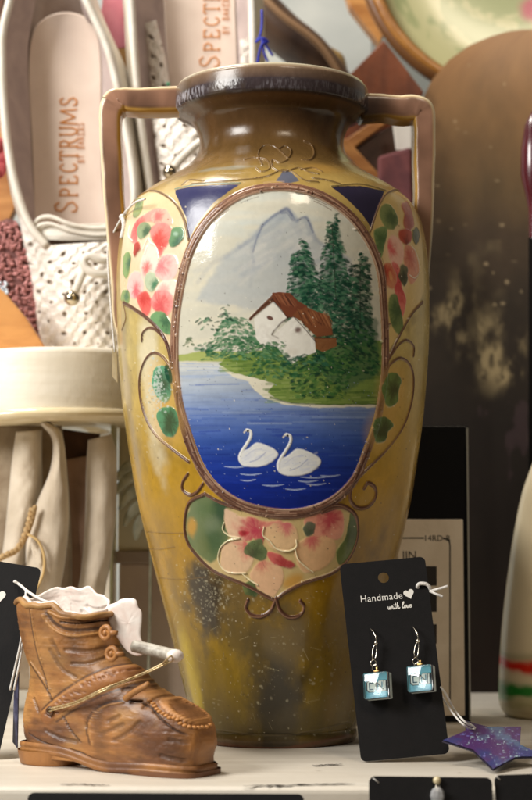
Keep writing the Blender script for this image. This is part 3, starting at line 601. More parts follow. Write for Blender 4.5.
for P, w in (([(262, 165), (258, 155), (263, 146), (273, 146), (281, 152), (288, 158), (291, 151), (285, 146), (279, 149)], 2.2), ([(288, 160), (280, 163), (272, 160), (273, 168), (284, 172), (298, 168), (308, 172), (318, 174)], 2.2), ([(304, 141), (311, 145), (314, 154), (310, 160), (302, 160)], 2.8),
             ([(244, 160), (254, 158), (266, 160), (270, 168), (262, 172), (256, 168)], 1.9), ([(256, 178), (268, 176), (282, 170), (292, 172), (304, 180), (318, 182)], 1.7), ([(300, 170), (312, 168), (322, 172)], 1.7), ([(192, 184), (214, 182), (240, 180), (262, 178)], 1.5), ([(182, 185), (190, 180), (204, 181)], 1.6), ([(312, 178), (326, 180), (340, 184)], 1.7)):
    cv.stroke(P, w, (104, 78, 50), .75, .9, .0007, .3)
# worn green leaves beside the frame
for (x, y, rx, ry, r, c) in ((163, 384, 10, 19, -6, (58, 104, 82)), (168, 422, 11, 16, -10, (52, 96, 70)), (391, 390, 9, 18, 5, (66, 84, 44)), (381, 430, 10, 14, 15, (64, 84, 48))):
    cv.ell(x, y, rx + 5, ry + 6, r, (206, 164, 92), .45, .6); leafp(oval(x, y, rx, ry, r), np.array(c) * 1.5, np.array(c) * .8, (x + 2, y), rx * 1.6)
for _ in range(130): 
    x = 158 + rs.randn() * 5; y = 388 + rs.randn() * 12; cv.ell(x, y, rs.uniform(.5, 1.6), rs.uniform(.5, 1.4), rs.rand() * 180, (186, 194, 184), .55, .3, 0, .6)
cv.ell(169, 374, 3.6, 10, -15, (20, 66, 46), .9, .3, .0005)
# small knocks everywhere
for _ in range(420):
    x = rs.uniform(122, 420); y = rs.uniform(200, 735); cv.ell(x, y, rs.uniform(.3, .9), rs.uniform(.3, .8), 0, (60, 46, 34) if rs.rand() < .55 else (236, 226, 200), .55)
cv.rgb *= (0.95 + .1 * n3)[..., None]

vase = empty('vase', (0.0045, 0, 0), 'tall two-handled pottery vase painted with swans, cottage and mountain in an oval', 'vase')
M_glaze = painted('vase_glaze', coat=0.05, spec=0.4, bump=0.2, bscale=200)
th = (np.arange(CW) * STEP / VR) - THM
ext = np.linspace(THM, 2 * math.pi - THM, 60)[1:-1]       # the plain back of the vase, coarser
TH = np.concatenate([th, ext]); NC = len(TH)
sl = np.gradient(rowz); nr_ = np.gradient(rowr); L_ = np.hypot(sl, nr_) + 1e-12
h = cv.h + 0.00025 * (n1 - .5)
fade = np.clip(np.minimum(np.arange(CW), CW - 1 - np.arange(CW)) / 30.0, 0, 1); h = h * fade
H2 = np.concatenate([h, np.zeros((CH, NC - CW))], 1)
C2 = np.concatenate([cv.rgb, np.repeat(cv.rgb[:, -1:, :], NC - CW, 1)], 1); t_ = (np.arange(NC - CW) / (NC - CW))[None, :, None]
C2[:, CW:] = cv.rgb[:, -1:, :] * (1 - t_) + cv.rgb[:, :1, :] * t_
R2 = np.concatenate([cv.ro, np.full((CH, NC - CW), .25)], 1)
rad = rowr[:, None] + H2 * (-sl / L_)[:, None]; zz = rowz[:, None] + H2 * (nr_ / L_)[:, None]
Vv = np.stack([axis_x(zz) + rad * np.sin(TH)[None, :], -rad * np.cos(TH)[None, :], zz], -1)
idg = np.concatenate([cv.id, np.zeros((CH, NC - CW), int)], 1)
fid = np.concatenate([idg, idg[:, :1]], 1)[:-1, :-1]
fid[:yrow(91), :] = 1                # lip band
ROWS_RIM = yrow(91)
def piece(name, k):
    mask = fid == k; F = gridF(CH, NC, True, mask); u, inv = np.unique(F, return_inverse=True)
    return mesh(name, Vv.reshape(-1, 3)[u], inv.reshape(F.shape), M_glaze, vase, col=C2.reshape(-1, 3)[u], rough=R2.ravel()[u])
piece('body', 0); rim = piece('rim', 1); piece('landscape_medallion', 2)
F = gridF(CH, NC, True, fid == 3)
# split the flower cartouches apart by position
fx = Vv.reshape(-1, 3)[F[:, 0]]
for sel in (fx[:, 2] < 0.16, (fx[:, 2] >= 0.16) & (fx[:, 0] < 0), (fx[:, 2] >= 0.16) & (fx[:, 0] >= 0)):
    G = F[sel]; u, inv = np.unique(G, return_inverse=True); mesh('flower_panel', Vv.reshape(-1, 3)[u], inv.reshape(G.shape), M_glaze, vase, col=C2.reshape(-1, 3)[u], rough=R2.ravel()[u])
F = gridF(CH, NC, True, fid == 4); fx = Vv.reshape(-1, 3)[F[:, 0]]
for sel in (fx[:, 0] < 0, fx[:, 0] >= 0):
    G = F[sel]; u, inv = np.unique(G, return_inverse=True); mesh('blue_panel', Vv.reshape(-1, 3)[u], inv.reshape(G.shape), M_glaze, vase, col=C2.reshape(-1, 3)[u], rough=R2.ravel()[u])
piece('medallion_frame', 5)
# mouth and inside of the neck
r0 = rowr[0]; z0 = rowz[0]; ax = axis_x(z0)
prof = [(r0, z0), (r0 - .0006, z0 + .0012), (r0 - .002, z0 + .0017), (r0 - .0045, z0 + .0012), (r0 - .006, z0 - .002), (r0 - .007, z0 - .010), (r0 - .017, z0 - .024), (r0 - .019, z0 - .035), (r0 - .010, z0 - .055), (r0 + .01, z0 - .08), (r0 + .02, z0 - .11), (r0 - .012, z0 - .34), (0.001, z0 - .35)]
nt = 128; V = [[ax + r * math.sin(2 * math.pi * k / nt), -r * math.cos(2 * math.pi * k / nt), z] for r, z in prof for k in range(nt)]
cc = np.repeat(lin([(150, 132, 108), (206, 196, 168), (206, 196, 168), (190, 178, 150)] + [(120, 104, 76)] * (len(prof) - 4)), nt, 0)
mesh('mouth', V, gridF(len(prof), nt, True), M_glaze, vase, col=cc, rough=np.full(len(V), .25))
rb_ = rowr[-1]; V = [[axis_x(0) + r * math.sin(2 * math.pi * k / 64), -r * math.cos(2 * math.pi * k / 64), z] for r, z in ((rb_, 0.0), (rb_ - .004, 0.0002), (0.001, .0015)) for k in range(64)]
mesh('foot', V, gridF(3, 64, True), mat('bare_clay', (150, 104, 70)), vase)
# handles
def handle(side):
    pts = {-1: [(184, 104), (160, 104.5), (134, 105), (122, 105.5), (115, 108), (112.8, 118), (113.6, 150), (114, 190), (117.5, 230), (121, 275), (124, 320), (130, 352)],
           1: [(360, 107), (385, 108), (405, 109), (416, 109.5), (422.5, 112.5), (424.5, 122), (424, 155), (425, 190), (423, 230), (421, 270), (419, 305), (412, 335)]}[side]
    P = at(*np.array(pts, float).T, 0.0); yaw = math.radians(3.5)
    P[:, 1] = (P[:, 0] - 0.0045) * math.sin(yaw); P = catmull(P, 8)
    m = len(P); t = np.linspace(0, 1, m); wb_ = np.random.RandomState(40 + side); P = P + np.stack([np.interp(t, np.linspace(0, 1, 14), wb_.randn(14)) * .0004, 0 * t, np.interp(t, np.linspace(0, 1, 14), wb_.randn(14)) * .0004], 1); w = np.interp(t, np.linspace(0, 1, 12), wb_.randn(12)) * .00035 + 0.0080 - .0016 * sstep(.35, .5, t) - .0016 * sstep(.8, 1, t); dpt = np.full(m, .0105)
    n = 44; V, F = sweepVF(P, w, dpt, n, square=.42)
    V = V.reshape(m, n, 3); nn = vnoise((m, n), 14, 5 + side, 4); nm = vnoise((m, n), 5, 8 + side, 3)
    a = 2 * np.pi * np.arange(n) / n; front = sstep(.80, .95, np.abs(np.sin(a)))[None, :] * np.ones((m, 1))
    side_ = np.cos(a)[None, :] * np.ones((m, 1))
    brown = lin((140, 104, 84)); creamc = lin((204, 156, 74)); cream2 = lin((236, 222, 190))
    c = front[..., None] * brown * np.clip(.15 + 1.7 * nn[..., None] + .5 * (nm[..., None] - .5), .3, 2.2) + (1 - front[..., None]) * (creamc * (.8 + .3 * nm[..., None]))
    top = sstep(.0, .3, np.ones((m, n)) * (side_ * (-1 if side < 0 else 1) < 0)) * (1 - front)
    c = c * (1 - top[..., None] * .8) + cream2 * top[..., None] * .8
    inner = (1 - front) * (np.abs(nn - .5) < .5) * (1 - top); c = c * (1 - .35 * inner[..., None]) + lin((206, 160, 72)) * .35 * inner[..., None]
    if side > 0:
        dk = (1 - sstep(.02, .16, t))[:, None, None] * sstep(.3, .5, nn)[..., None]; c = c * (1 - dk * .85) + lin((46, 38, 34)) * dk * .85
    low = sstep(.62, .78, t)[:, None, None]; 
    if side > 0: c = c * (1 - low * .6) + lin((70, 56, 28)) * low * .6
    V += (nm - .5)[..., None] * np.array([.0006, .0006, .0006])
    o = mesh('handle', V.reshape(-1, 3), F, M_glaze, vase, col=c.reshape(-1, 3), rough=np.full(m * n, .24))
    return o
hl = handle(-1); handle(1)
v, f = sphereVF(at(115.5, 180, 0.0) + [0, -.0112, 0], .0011); mesh('glaze_blob', v, f, mat('blob', (170, 110, 90), rough=.12), hl)
# ------------------------------------------------------------------ ceramic boot
BA = math.radians(31); BX = np.array([math.cos(BA), -math.sin(BA), 0]); BY = np.array([math.sin(BA), math.cos(BA), 0])
BO = np.array([-0.1262, -0.0955, 0.0]); BL = 0.1135; BW = 0.0185
def bloc(P):                                   # design point -> boot side-view coordinates (length, height)
    P = np.asarray(P, float); d = ray(P[:, 0], P[:, 1]); o = BO - BY * BW * .92
    t = ((o - CAM) @ BY) / (d @ BY); Q = CAM + d * t[:, None] - BO
    return np.stack([Q @ BX, Q[:, 2]], 1)
BST = 0.00025
bc_ = Canvas(int(.15 / BST), int(.10 / BST), lambda P: (bloc(P) + [0.012, 0.005]) / BST, 0.00054 / BST)
bn = vnoise((bc_.H, bc_.W), 40, 41, 5, 3.5); bn2 = vnoise((bc_.H, bc_.W), 10, 42, 4, 2.0); bn3 = vnoise((bc_.H, bc_.W), 70, 43, 4)
base = lin((176, 120, 62)); dark = lin((108, 66, 34)); lite = lin((204, 156, 92))
mixn = np.clip((bn - .3) * 2.2, 0, 1)[..., None]; bc_.rgb[:] = dark * (1 - mixn) + base * mixn
dk_ = np.clip((.5 - bn3) * 4, 0, 1)[..., None] * .6; bc_.rgb[:] = bc_.rgb * (1 - dk_) + lin((66, 38, 20)) * dk_
m_ = np.clip((bn3 - .5) * 3, 0, 1)[..., None] * .45; bc_.rgb[:] = bc_.rgb * (1 - m_) + lite * m_
bc_.rgb *= (.86 + .28 * bn2)[..., None]
gr_ = vnoise((bc_.H, bc_.W), 5, 44, 3, 9.0); bc_.rgb *= (.78 + .44 * gr_)[..., None]
bc_.h[:] = (bn2 - .5) * .0007 + (bn - .5) * .0008 + (gr_ - .5) * .00035
def groove(P, w=2.2, d=-.0009, c=(50, 26, 14), a=.8): bc_.stroke(P, w, c, a, 1.4, d)
def ridge(P, w=3, d=.0007, c=(204, 150, 86), a=.4): bc_.stroke(P, w, c, a, 1.4, d)
def ropey(P, w, dd=.001):                      # tooled leather strap between two seams
    bc_.stroke(P, w, (150, 92, 44), .5, 2, dd)
    Q = catmull(P, 24)
    for i in range(0, len(Q), 2):
        x, y = Q[i] + np.random.RandomState(i).randn(2) * w * .16; bc_.ell(x, y, 1.7, 1.1, 40, (104, 58, 26), .5, .5, -.0004)
ropey([(46, 716), (62, 703), (84, 688), (108, 676), (134, 668), (152, 662)], 17, .0012)
groove([(40, 710), (58, 694), (82, 678), (108, 666), (136, 656)], 2.0); groove([(56, 722), (72, 711), (96, 698), (122, 688), (150, 676)], 2.0)
ridge([(41, 713), (59, 697), (83, 681), (109, 669), (137, 659)], 1.5); ridge([(55, 719), (71, 708), (95, 695), (121, 685), (150, 673)], 1.5)
groove([(24, 664), (34, 676), (46, 692), (50, 700)], 2.0); ridge([(26, 662), (36, 674), (48, 690)], 1.4)
groove([(31, 610), (34, 640), (38, 662), (46, 690)], 1.6, -.0006); ridge([(33, 610), (36, 640), (41, 664)], 1.2)
groove([(62, 716), (70, 730), (80, 742)], 1.6); groove([(90, 744), (86, 726), (92, 712), (104, 704), (120, 701), (138, 702)], 2.2, -.001); ridge([(93, 745), (89, 727), (95, 714), (106, 706), (122, 703)], 1.6)
groove([(46, 612), (56, 624), (70, 630), (88, 629), (104, 621), (112, 614)], 3.2, -.0016); ridge([(44, 616), (54, 629), (70, 636), (90, 634), (106, 626)], 3.0, .0014)
ridge([(50, 612), (62, 617), (78, 617), (96, 613), (108, 610)], 4, .0016); groove([(60, 622), (76, 624), (92, 620)], 1.6)
for P in ([(50, 650), (60, 668), (74, 678)], [(64, 650), (84, 652), (100, 646)], [(70, 664), (86, 664), (98, 658)], [(100, 735), (112, 730), (124, 724)], [(116, 740), (130, 732), (140, 722)], [(108, 722), (120, 716)], [(150, 690), (146, 700), (142, 708)], [(156, 690), (154, 702), (152, 712)],
          [(52, 640), (58, 655)], [(44, 730), (60, 738), (76, 742)], [(30, 700), (36, 712)], [(120, 690), (140, 690), (160, 684)], [(168, 740), (184, 744), (200, 744)], [(160, 756), (180, 762), (196, 764)]):
    groove(P, 4.2, -.0007, a=.40)
groove([(150, 709), (162, 722), (178, 734), (198, 740), (212, 736)], 2.0, -.0008)
groove([(140, 704), (150, 709)], 2.0); groove([(192, 742), (193, 760), (193, 778)], 1.6, -.0005, a=.5)
for i, p in enumerate(catmull([(152, 703), (160, 710), (170, 717), (182, 724), (196, 729), (210, 727)], 4)):
    if i % 2 == 0 or True: bc_.ell(p[0], p[1], 2.0, 1.8, 0, (204, 144, 84), .6, .4, .0012)
groove([(24, 734), (40, 742), (60, 748), (80, 753), (104, 764), (130, 771), (160, 774), (192, 775)], 1.8, -.0006)
zs = [(.004, .003, .1122, .98, .62), (.0095, .003, .1125, 1.00, .62), (.014, .001, .1135, 1.02, .60), (.019, 0, .1135, 1.02, .60), (.0235, 0, .1125, 1.0, .60), (.028, .0002, .109, .985, .64), (.0315, .0006, .1035, .965, .68), (.0345, .001, .0965, .95, .74), (.0375, .0015, .0895, .94, .8), (.041, .002, .0825, .93, .85), (.0445, .0022, .0765, .92, .9),
      (.049, .0022, .070, .92, .9), (.054, .001, .0615, .93, .88), (.060, -.001, .0555, .95, .86), (.067, -.003, .052, .97, .84), (.074, -.0045, .0505, .99, .84), (.080, -.005, .0495, 1.0, .84), (.0845, -.0045, .049, 1.0, .84)]
zs = np.array(zs); ZI = catmull(zs, 14); NR = len(ZI); NP = 360
ph = 2 * np.pi * np.arange(NP) / NP
def outline(x0, x1, w, p):
    cx = np.cos(ph); sx = np.sin(ph); X = x0 + (x1 - x0) * (1 - np.sign(cx) * np.abs(cx) ** np.where(cx < 0, .7, .9)) / 2
    waist = 1 - .10 * np.exp(-((X - .045) / .018) ** 2)
    return X, BW * w * waist * np.sign(sx) * np.abs(sx) ** np.where(cx < 0, p * .8, p)
BV = np.zeros((NR, NP, 3))
for i, (z, a, b, w, p) in enumerate(ZI):
    X, Y = outline(a, b, w, p); BV[i, :, 0] = X; BV[i, :, 1] = Y; BV[i, :, 2] = z
topt = np.clip((ZI[:, 0] - .066) / (.0845 - .066), 0, 1)[:, None]; xw = BV[:, :, 0]
BV[:, :, 2] += topt * (-.0075 * sstep(.012, .056, xw) + .0012 * np.sin(xw * 260 + 1) + .0006 * np.sin(xw * 520) + .004 * sstep(0, .0185, BV[:, :, 1]))
BV[:, :, 1] += topt * .0009 * np.sin(xw * 300)
dn = np.gradient(BV, axis=0); dp = (np.roll(BV, -1, 1) - np.roll(BV, 1, 1)); NN = np.cross(dp, dn); NN /= np.linalg.norm(NN, axis=2, keepdims=True) + 1e-12
out = BV - np.array([.05, 0, .04]); flip = np.sign((NN * out).sum(2).mean()); NN *= flip
ci = np.clip(((BV[..., 0] + .012) / BST).astype(int), 0, bc_.W - 1); ri_ = np.clip(((BV[..., 2] + .005) / BST).astype(int), 0, bc_.H - 1)
hh = bc_.h[ri_, ci]; cc = bc_.rgb[ri_, ci].copy()
toe = sstep(.106, .1125, BV[..., 0]) * (BV[..., 2] < .03)          # the blunt toe has its own creases
tn = vnoise((NR, NP), 16, 77, 4, .6); cc = cc * (1 - toe[..., None]) + toe[..., None] * (dark * (1 - tn[..., None]) + base * tn[..., None]); hh = hh * (1 - toe) + toe * (tn - .5) * .001
BV = BV + NN * hh[..., None]
def b2w(L): return BO + L[..., :1] * BX + L[..., 1:2] * BY + L[..., 2:3] * np.array([0, 0, 1.0])
M_boot = painted('boot_glaze', coat=0.08, rough=.5, bump=.5, bscale=420)
boot = empty('boot_figurine', tuple(BO), 'brown glazed ceramic work boot with a white lining and gilt cord, standing before the vase', 'boot figurine')
mesh('boot_upper', b2w(BV).reshape(-1, 3), gridF(NR, NP, True), M_boot, boot, col=cc.reshape(-1, 3))
# rolled collar edge
R_ = BV[-1]; tn_ = .0016
v, f = sweepVF(np.vstack([b2w(R_)[::5], b2w(R_)[:1]]) + [0, 0, -.0004], .0019, .0016, 10, nrm=(0, 0, 1), cap=False)
nv = vnoise((len(v) // 10, 10), 5, 3, 3).ravel()[:, None]
mesh('collar', v, f, M_boot, boot, col=dark * (1 - nv) + lite * nv)
# sole and heel
def soleslab(z0, z1, grow, name, x0=-.002, x1=.1150, groovez=None):
    rings = [(z1, grow - .0008), (z1 - .0008, grow), ((z0 + z1) / 2 + .0006, grow), ((z0 + z1) / 2, grow - .0006), ((z0 + z1) / 2 - .0006, grow), (z0 + .001, grow), (z0, grow - .0008), (z0, grow - .012)]
    V = []
    for z, g in rings:
        X, Y = outline(x0 - g, x1 + g, 1.0 + g / BW, .6); zb = -.0052 * sstep(.030, .066, X) + .0006 * np.sin(X * 90)
        V.append(np.stack([X, Y, z + zb], -1))
    V = np.array(V); nz = vnoise(V.shape[:2], 12, 8, 4, 2.)[..., None]; nz = np.clip((vnoise((V.shape[0], NP), 20, 9, 5, 1.) - .3) * 2, 0, 1)[..., None]
    return mesh(name, b2w(V).reshape(-1, 3), gridF(len(V), NP, True), M_boot, boot, col=(dark * .9 * (1 - nz) + base * .95 * nz).reshape(-1, 3))
soleslab(0.0055, .0112, .0003, 'sole', -.002, .1140)
V = []
for z, g in ((.0075, 0), (.004, -.0006), (.0008, -.0014), (0, -.002), (0, -.01)):
    X, Y = outline(-.0015 - g, .034 + g, 1.0 + g / BW, .72); V.append(np.stack([X, Y, np.full_like(X, z)], -1))
V = np.array(V); nz = vnoise(V.shape[:2], 30, 19, 4)[..., None]
mesh('heel', b2w(V).reshape(-1, 3), gridF(len(V), NP, True), M_boot, boot, col=(dark * .8 * (1 - nz) + base * nz).reshape(-1, 3))
V = []                                         # fore-sole touching the shelf
for z in (.0025, .0006, 0.0, 0.0):
    X, Y = outline(.064, .1145, .99 if len(V) < 3 else .3, .5); V.append(np.stack([X, Y, np.full_like(X, z)], -1))
V = np.array(V); mesh('tread', b2w(V).reshape(-1, 3), gridF(4, NP, True), M_boot, boot, col=np.tile(dark, (V.shape[0] * NP, 1)))
# white inside and tongue
M_white = mat('white_glaze', (244, 234, 224), (234, 214, 202), 120, .35, .3, 300, coat=.3)
inn = BV[-36:].copy(); mid = np.array([.023, 0]); inn[..., 0] = mid[0] + (inn[..., 0] - mid[0]) * .93; inn[..., 1] *= .87; inn[-1, :, 2] += .0008
inn[:, :, 2] += (np.arange(36) / 35.)[:, None] * (.0008 + .0036 * sstep(-.004, .016, inn[..., 1]) * sstep(.002, .016, inn[..., 0]) * (1 + .30 * np.sin(inn[..., 0] * 170 + 1)))
v1 = b2w(inn); inn2 = inn.copy(); inn2[..., 0] = mid[0] + (inn2[..., 0] - mid[0]) * .95; inn2[..., 1] *= .93; v2 = b2w(inn2)[::-1]
mesh('lining', np.concatenate([v1, v2]).reshape(-1, 3), gridF(72, NP, True), M_white, boot)
TP = [(103, 616), (106, 607), (115, 603), (121, 599.5), (129, 598.5), (136, 600), (138.5, 607), (142, 612), (142, 622), (141, 636), (145, 648), (142, 655), (134, 655), (126, 650), (117, 638), (109, 625)]
Tq = catmull(TP, 5, True); yt = -.1215
P3 = at(Tq[:, 0], Tq[:, 1], yt); P3[:, 1] += (P3[:, 0] + .072) * -.3
ctr3 = P3.mean(0); rings = []
gz = np.random.RandomState(2)
for k, off in ((1.0, .0008), (1.01, 0), (.97, -.0004), (.8, -.0006), (.6, -.0007), (.4, -.0008), (.2, -.0009), (.01, -.0009)):
    wob = np.convolve(np.r_[gz.randn(len(P3)), ], np.ones(9) / 9, 'same')[:, None] * np.array([.0006, .0016, .0006]) * .12
    rings.append(ctr3 + (P3 - ctr3) * k + [0, off, 0] + wob)
mesh('tongue', np.array(rings).reshape(-1, 3), gridF(len(rings), len(P3), True), M_white, boot)
# lace hooks, white peg and gilt cord
def onboot(x, y, extra=0.0):
    L = bloc(np.array([[x, y]]))[0]; return BO + BX * L[0] - BY * (BW * .92 + extra) + np.array([0, 0, L[1]])
nside = -BY
for (x, y) in ((106.5, 632.5), (112.5, 653.5)):
    q = onboot(x, y, .0006); v, f = join([torusVF(q, .0030, .0013, nside + [0, 0, .1]), sphereVF(q, .0017), boxVF(q + BX * .0035, (.007, .002, .0022), np.stack([BX, BY, [0, 0, 1]], 1))])
    nz = np.random.RandomState(3).rand(len(v), 1); mesh('lace_stud', v, f, M_boot, boot, col=dark * .5 + base * .7 + 0 * nz)
pg = tube('white_peg', [at(134, 646, -.130), at(152, 650, -.136), at(166, 653.5, -.141), at(174, 655.5, -.144)], .0032, mat('peg_side', (196, 190, 176), (150, 140, 126), 300, .45, .3), boot, 20)
v, f = sphereVF(at(175, 655.8, -.1445), .0034, 20, 14, (1.3, 1, 1)); mesh('peg_tip', v, f, M_white, pg)
M_gilt = mat('gilt_cord', (226, 206, 164), (176, 148, 98), 600, .3, .3, 1500, metal=.7)
e1 = onboot(51, 711, .0016); e2 = at(168, 663, -.143)
for k, dz in enumerate((.0, .0011)):
    pts = [e1 + [0, 0, dz * 1.2], onboot(80, 703 - k * 2, .0035), onboot(110, 690 - k * 2, .0055), at(140, 676 - k * 1.5, -.142), e2 + [0, 0, dz]]
    tube('gilt_cord', pts, .00045, M_gilt, boot, 8)
tube('gilt_cord', [e2, at(173, 660, -.147), at(171, 656, -.1492), at(166, 660, -.1475), at(163, 664, -.144), e2], .00045, M_gilt, boot, 8)
v, f = torusVF(e1 - nside * .0006, .0018, .0008, nside); mesh('cord_eyelet', v, f, M_boot, boot, col=np.tile(dark * .6, (len(v), 1)))
v, f = sweepVF(catmull(np.array([onboot(126, 699, .0008), onboot(136, 692, .0015), onboot(150, 684, .001)]), 5), .0016, n=10); mesh('lace_end', v, f, M_boot, boot, col=np.tile(base * .8, (len(v), 1)))

# raised stitches along the toe seam, seated on the leather
BWd = b2w(BV).reshape(-1, 3); rel = BWd - CAM; zc_ = rel @ fw; PXX = 266 + FPX * rel[:, 0] / zc_; PXY = 400 - FPX * (rel @ up) / zc_
parts = []
for p in catmull([(150, 699), (157, 707), (166, 714), (177, 720), (190, 725), (203, 726), (213, 722)], 3)[:-1]:
    dd = np.hypot(PXX - p[0], PXY - p[1]); k_ = np.where(dd < 1.5)[0]
    if len(k_) == 0: continue
    q = BWd[k_[np.argmin(zc_[k_])]]; parts.append(sphereVF(q - [0, 0, .0003], .00115, 10, 8, (1.3, 1.1, .8)))
if parts:
    v, f = join(parts); mesh('seam_stitches', v, f, M_boot, boot, col=np.tile(base * 1.1, (len(v), 1)))

# ------------------------------------------------------------------ earring cards
M_card = mat('black_card', (13, 12, 13), (17, 15, 16), 200, .6, .12, 900, spec=.22)
M_cardedge = mat('card_edge', (92, 84, 76), rough=.8)
M_print = mat('white_print', (232, 228, 220), rough=.6)
M_string = mat('white_string', (236, 232, 226), (206, 200, 192), 900, .7, .4, 2500)
M_silver = mat('silver_wire', (214, 206, 190), rough=.18, metal=1.0, bump=0)
class Card:
    def __init__(s, BLp, BRp, TLp, dBL, dBR, dTL):
        s.o = at(*BLp, dBL); s.U = at(*BRp, dBR) - s.o; s.w = np.linalg.norm(s.U); s.u = s.U / s.w
        s.Vv = at(*TLp, dTL) - s.o; s.Vv -= s.u * (s.Vv @ s.u) * 1.0; s.h = np.linalg.norm(s.Vv); s.v = s.Vv / s.h
        s.n = np.cross(s.u, s.v); s.n *= -1 if s.n[1] > 0 else 1
    def pt(s, x, y, lift=0.0):
        d = ray(x, y); o = s.o + s.n * lift; t = ((o - CAM) @ s.n) / (d @ s.n); return CAM + d * t
    def P(s, a, b, lift=0.0): return s.o + s.u * a + s.v * b + s.n * lift
def card_board(c, parent, r=.003, hole=None, th=.0009):
    w, h = c.w, c.h; pts = []
    for (cx, cy, a0) in ((w - r, r, -90), (w - r, h - r, 0), (r, h - r, 90), (r, r, 180)):
        for k in range(7): a = math.radians(a0 + 15 * k); pts.append((cx + r * math.cos(a), cy + r * math.sin(a)))
    pts = np.array(pts); n = len(pts)
    if hole is None:
        V, F = prismVF([c.P(a, b) for a, b in pts], -c.n * th)
    else:                       # ring of quads between the hole and the outline, so the punched hole is a real opening
        hx, hy, hr = hole; ang = np.sort(np.r_[np.linspace(0, 2 * np.pi, 60, endpoint=False), np.mod(np.arctan2(pts[:, 1] - hy, pts[:, 0] - hx), 2 * np.pi)]); N = len(ang); Q = np.vstack([pts, pts[:1]]); outp = []
        for a in ang:
            dx, dy = math.cos(a), math.sin(a); best = 1e9
            for i in range(n):
                ex, ey = Q[i + 1] - Q[i]; det = dx * (-ey) + ex * dy
                if abs(det) < 1e-12: continue
                qx, qy = Q[i][0] - hx, Q[i][1] - hy; t = (qx * (-ey) + ex * qy) / det; u_ = (dx * qy - dy * qx) / det
                if t > 0 and -1e-6 <= u_ <= 1 + 1e-6: best = min(best, t)
            outp.append((hx + dx * best, hy + dy * best))
        inn = [(hx + hr * math.cos(a), hy + hr * math.sin(a)) for a in ang]
        V = [c.P(*q) for q in inn] + [c.P(*q) for q in outp] + [c.P(*q, -th) for q in outp] + [c.P(*q, -th) for q in inn]; F = gridF(4, N, True).tolist() + [[3 * N + i, 3 * N + (i + 1) % N, (i + 1) % N, i] for i in range(N)]
    return mesh('backing_board', V, F, M_card, parent, False)
def heartVF(c, x, y, s, lift):
    t = np.linspace(0, 2 * np.pi, 40, endpoint=False); hx = 16 * np.sin(t) ** 3 / 17; hy = (13 * np.cos(t) - 5 * np.cos(2 * t) - 2 * np.cos(3 * t) - np.cos(4 * t)) / 17
    V = [c.P(x + s * (a * .95 - b * .25), y + s * (b + .2 * a), lift) for a, b in zip(hx, hy)]; return V, [list(range(40))]
def script_text(c, x, y, s, lift):              # brush lettering: with love
    G = {'w': [[(0, .55), (.1, .1), (.25, 0), (.38, .5), (.45, .05), (.62, 0), (.75, .55), (.95, .45)]], 'i': [[(0, .5), (.08, .05), (.22, 0), (.34, .2)], [(.13, .78), (.17, .82)]],
         't': [[(.16, 1.1), (.08, .3), (.12, 0), (.3, .05), (.42, .25)], [(-.1, .68), (.34, .74)]], 'h': [[(.1, 1.2), (.04, .5), (0, 0), (.12, .42), (.28, .5), (.34, .1), (.5, 0), (.62, .2)]],
         'l': [[(0, .2), (.28, .95), (.24, 1.2), (.1, 1.0), (.1, .2), (.25, 0), (.42, .2)]], 'o': [[(.3, .5), (.08, .4), (.06, .08), (.26, 0), (.42, .22), (.34, .48), (.6, .42)]],
         'v': [[(0, .5), (.12, 0), (.3, .12), (.38, .5), (.58, .42)]], 'e': [[(.05, .22), (.34, .34), (.28, .52), (.08, .42), (.06, .08), (.28, 0), (.5, .2)]]}
    adv = dict(w=.92, i=.34, t=.42, h=.6, l=.4, o=.52, v=.5, e=.5); parts = []; cx = 0
    for ch in 'with love':
        if ch == ' ': cx += .4; continue
        for st in G[ch]:
            P = catmull(np.array(st) + [cx, 0], 5); P3 = np.array([c.P(x + s * (p[0] + .18 * p[1]), y + s * p[1], lift) for p in P])
            parts.append(sweepVF(P3, s * .085, .00012, 6, nrm=c.n))
        cx += adv[ch]
    return join(parts)
def lettering(c, parent, x0, y0, scale=1.0):
    v, f = textVF('Handmade', .0068 * scale, c.P(x0, y0), c.u * .95, c.v, c.n, .0002, space=1.08); mesh('print', v, f, M_print, parent, False)
    v, f = heartVF(c, x0 + .0345 * scale, y0 + .0030 * scale, .0040 * scale, .0002); mesh('heart_print', v, f, M_print, parent, False)
    v, f = script_text(c, x0 + .0185 * scale, y0 - .0068 * scale, .0037 * scale, .0002); mesh('script_print', v, f, M_print, parent, False)
cA = Card.__new__(Card); cA.o = np.array([.0504, -.105, .0004]); cA.u = np.array([.99566, .01093, .09243]); cA.v = np.array([-.09224, .24821, .96430]); cA.w = .0472; cA.h = .1075
cA.u /= np.linalg.norm(cA.u); cA.v -= cA.u * (cA.v @ cA.u); cA.v /= np.linalg.norm(cA.v); cA.n = np.cross(cA.u, cA.v); cA.n *= -1 if cA.n[1] > 0 else 1
tcard = empty('earring_card', tuple(cA.o), 'black jewelry card printed Handmade with love, leaning on the vase with two earrings', 'earring card')
q = cA.pt(383.5, 577.5) - cA.o
tb = card_board(cA, tcard, hole=(q @ cA.u, q @ cA.v, .0030))
q = cA.pt(360.5, 602.5) - cA.o; lettering(cA, tb, q @ cA.u, q @ cA.v, .78)
cB = Card((-84, 740), (-1, 754), (-50, 553), -.095, -.095, -.055)
tB = empty('earring_card', tuple(cB.o), 'black jewelry card cut off by the left edge behind the brown boot', 'earring card')
b2 = card_board(cB, tB); q = cB.pt(-2.5, 596) - cB.o; lettering(cB, b2, q @ cB.u - .0335, q @ cB.v - .003)
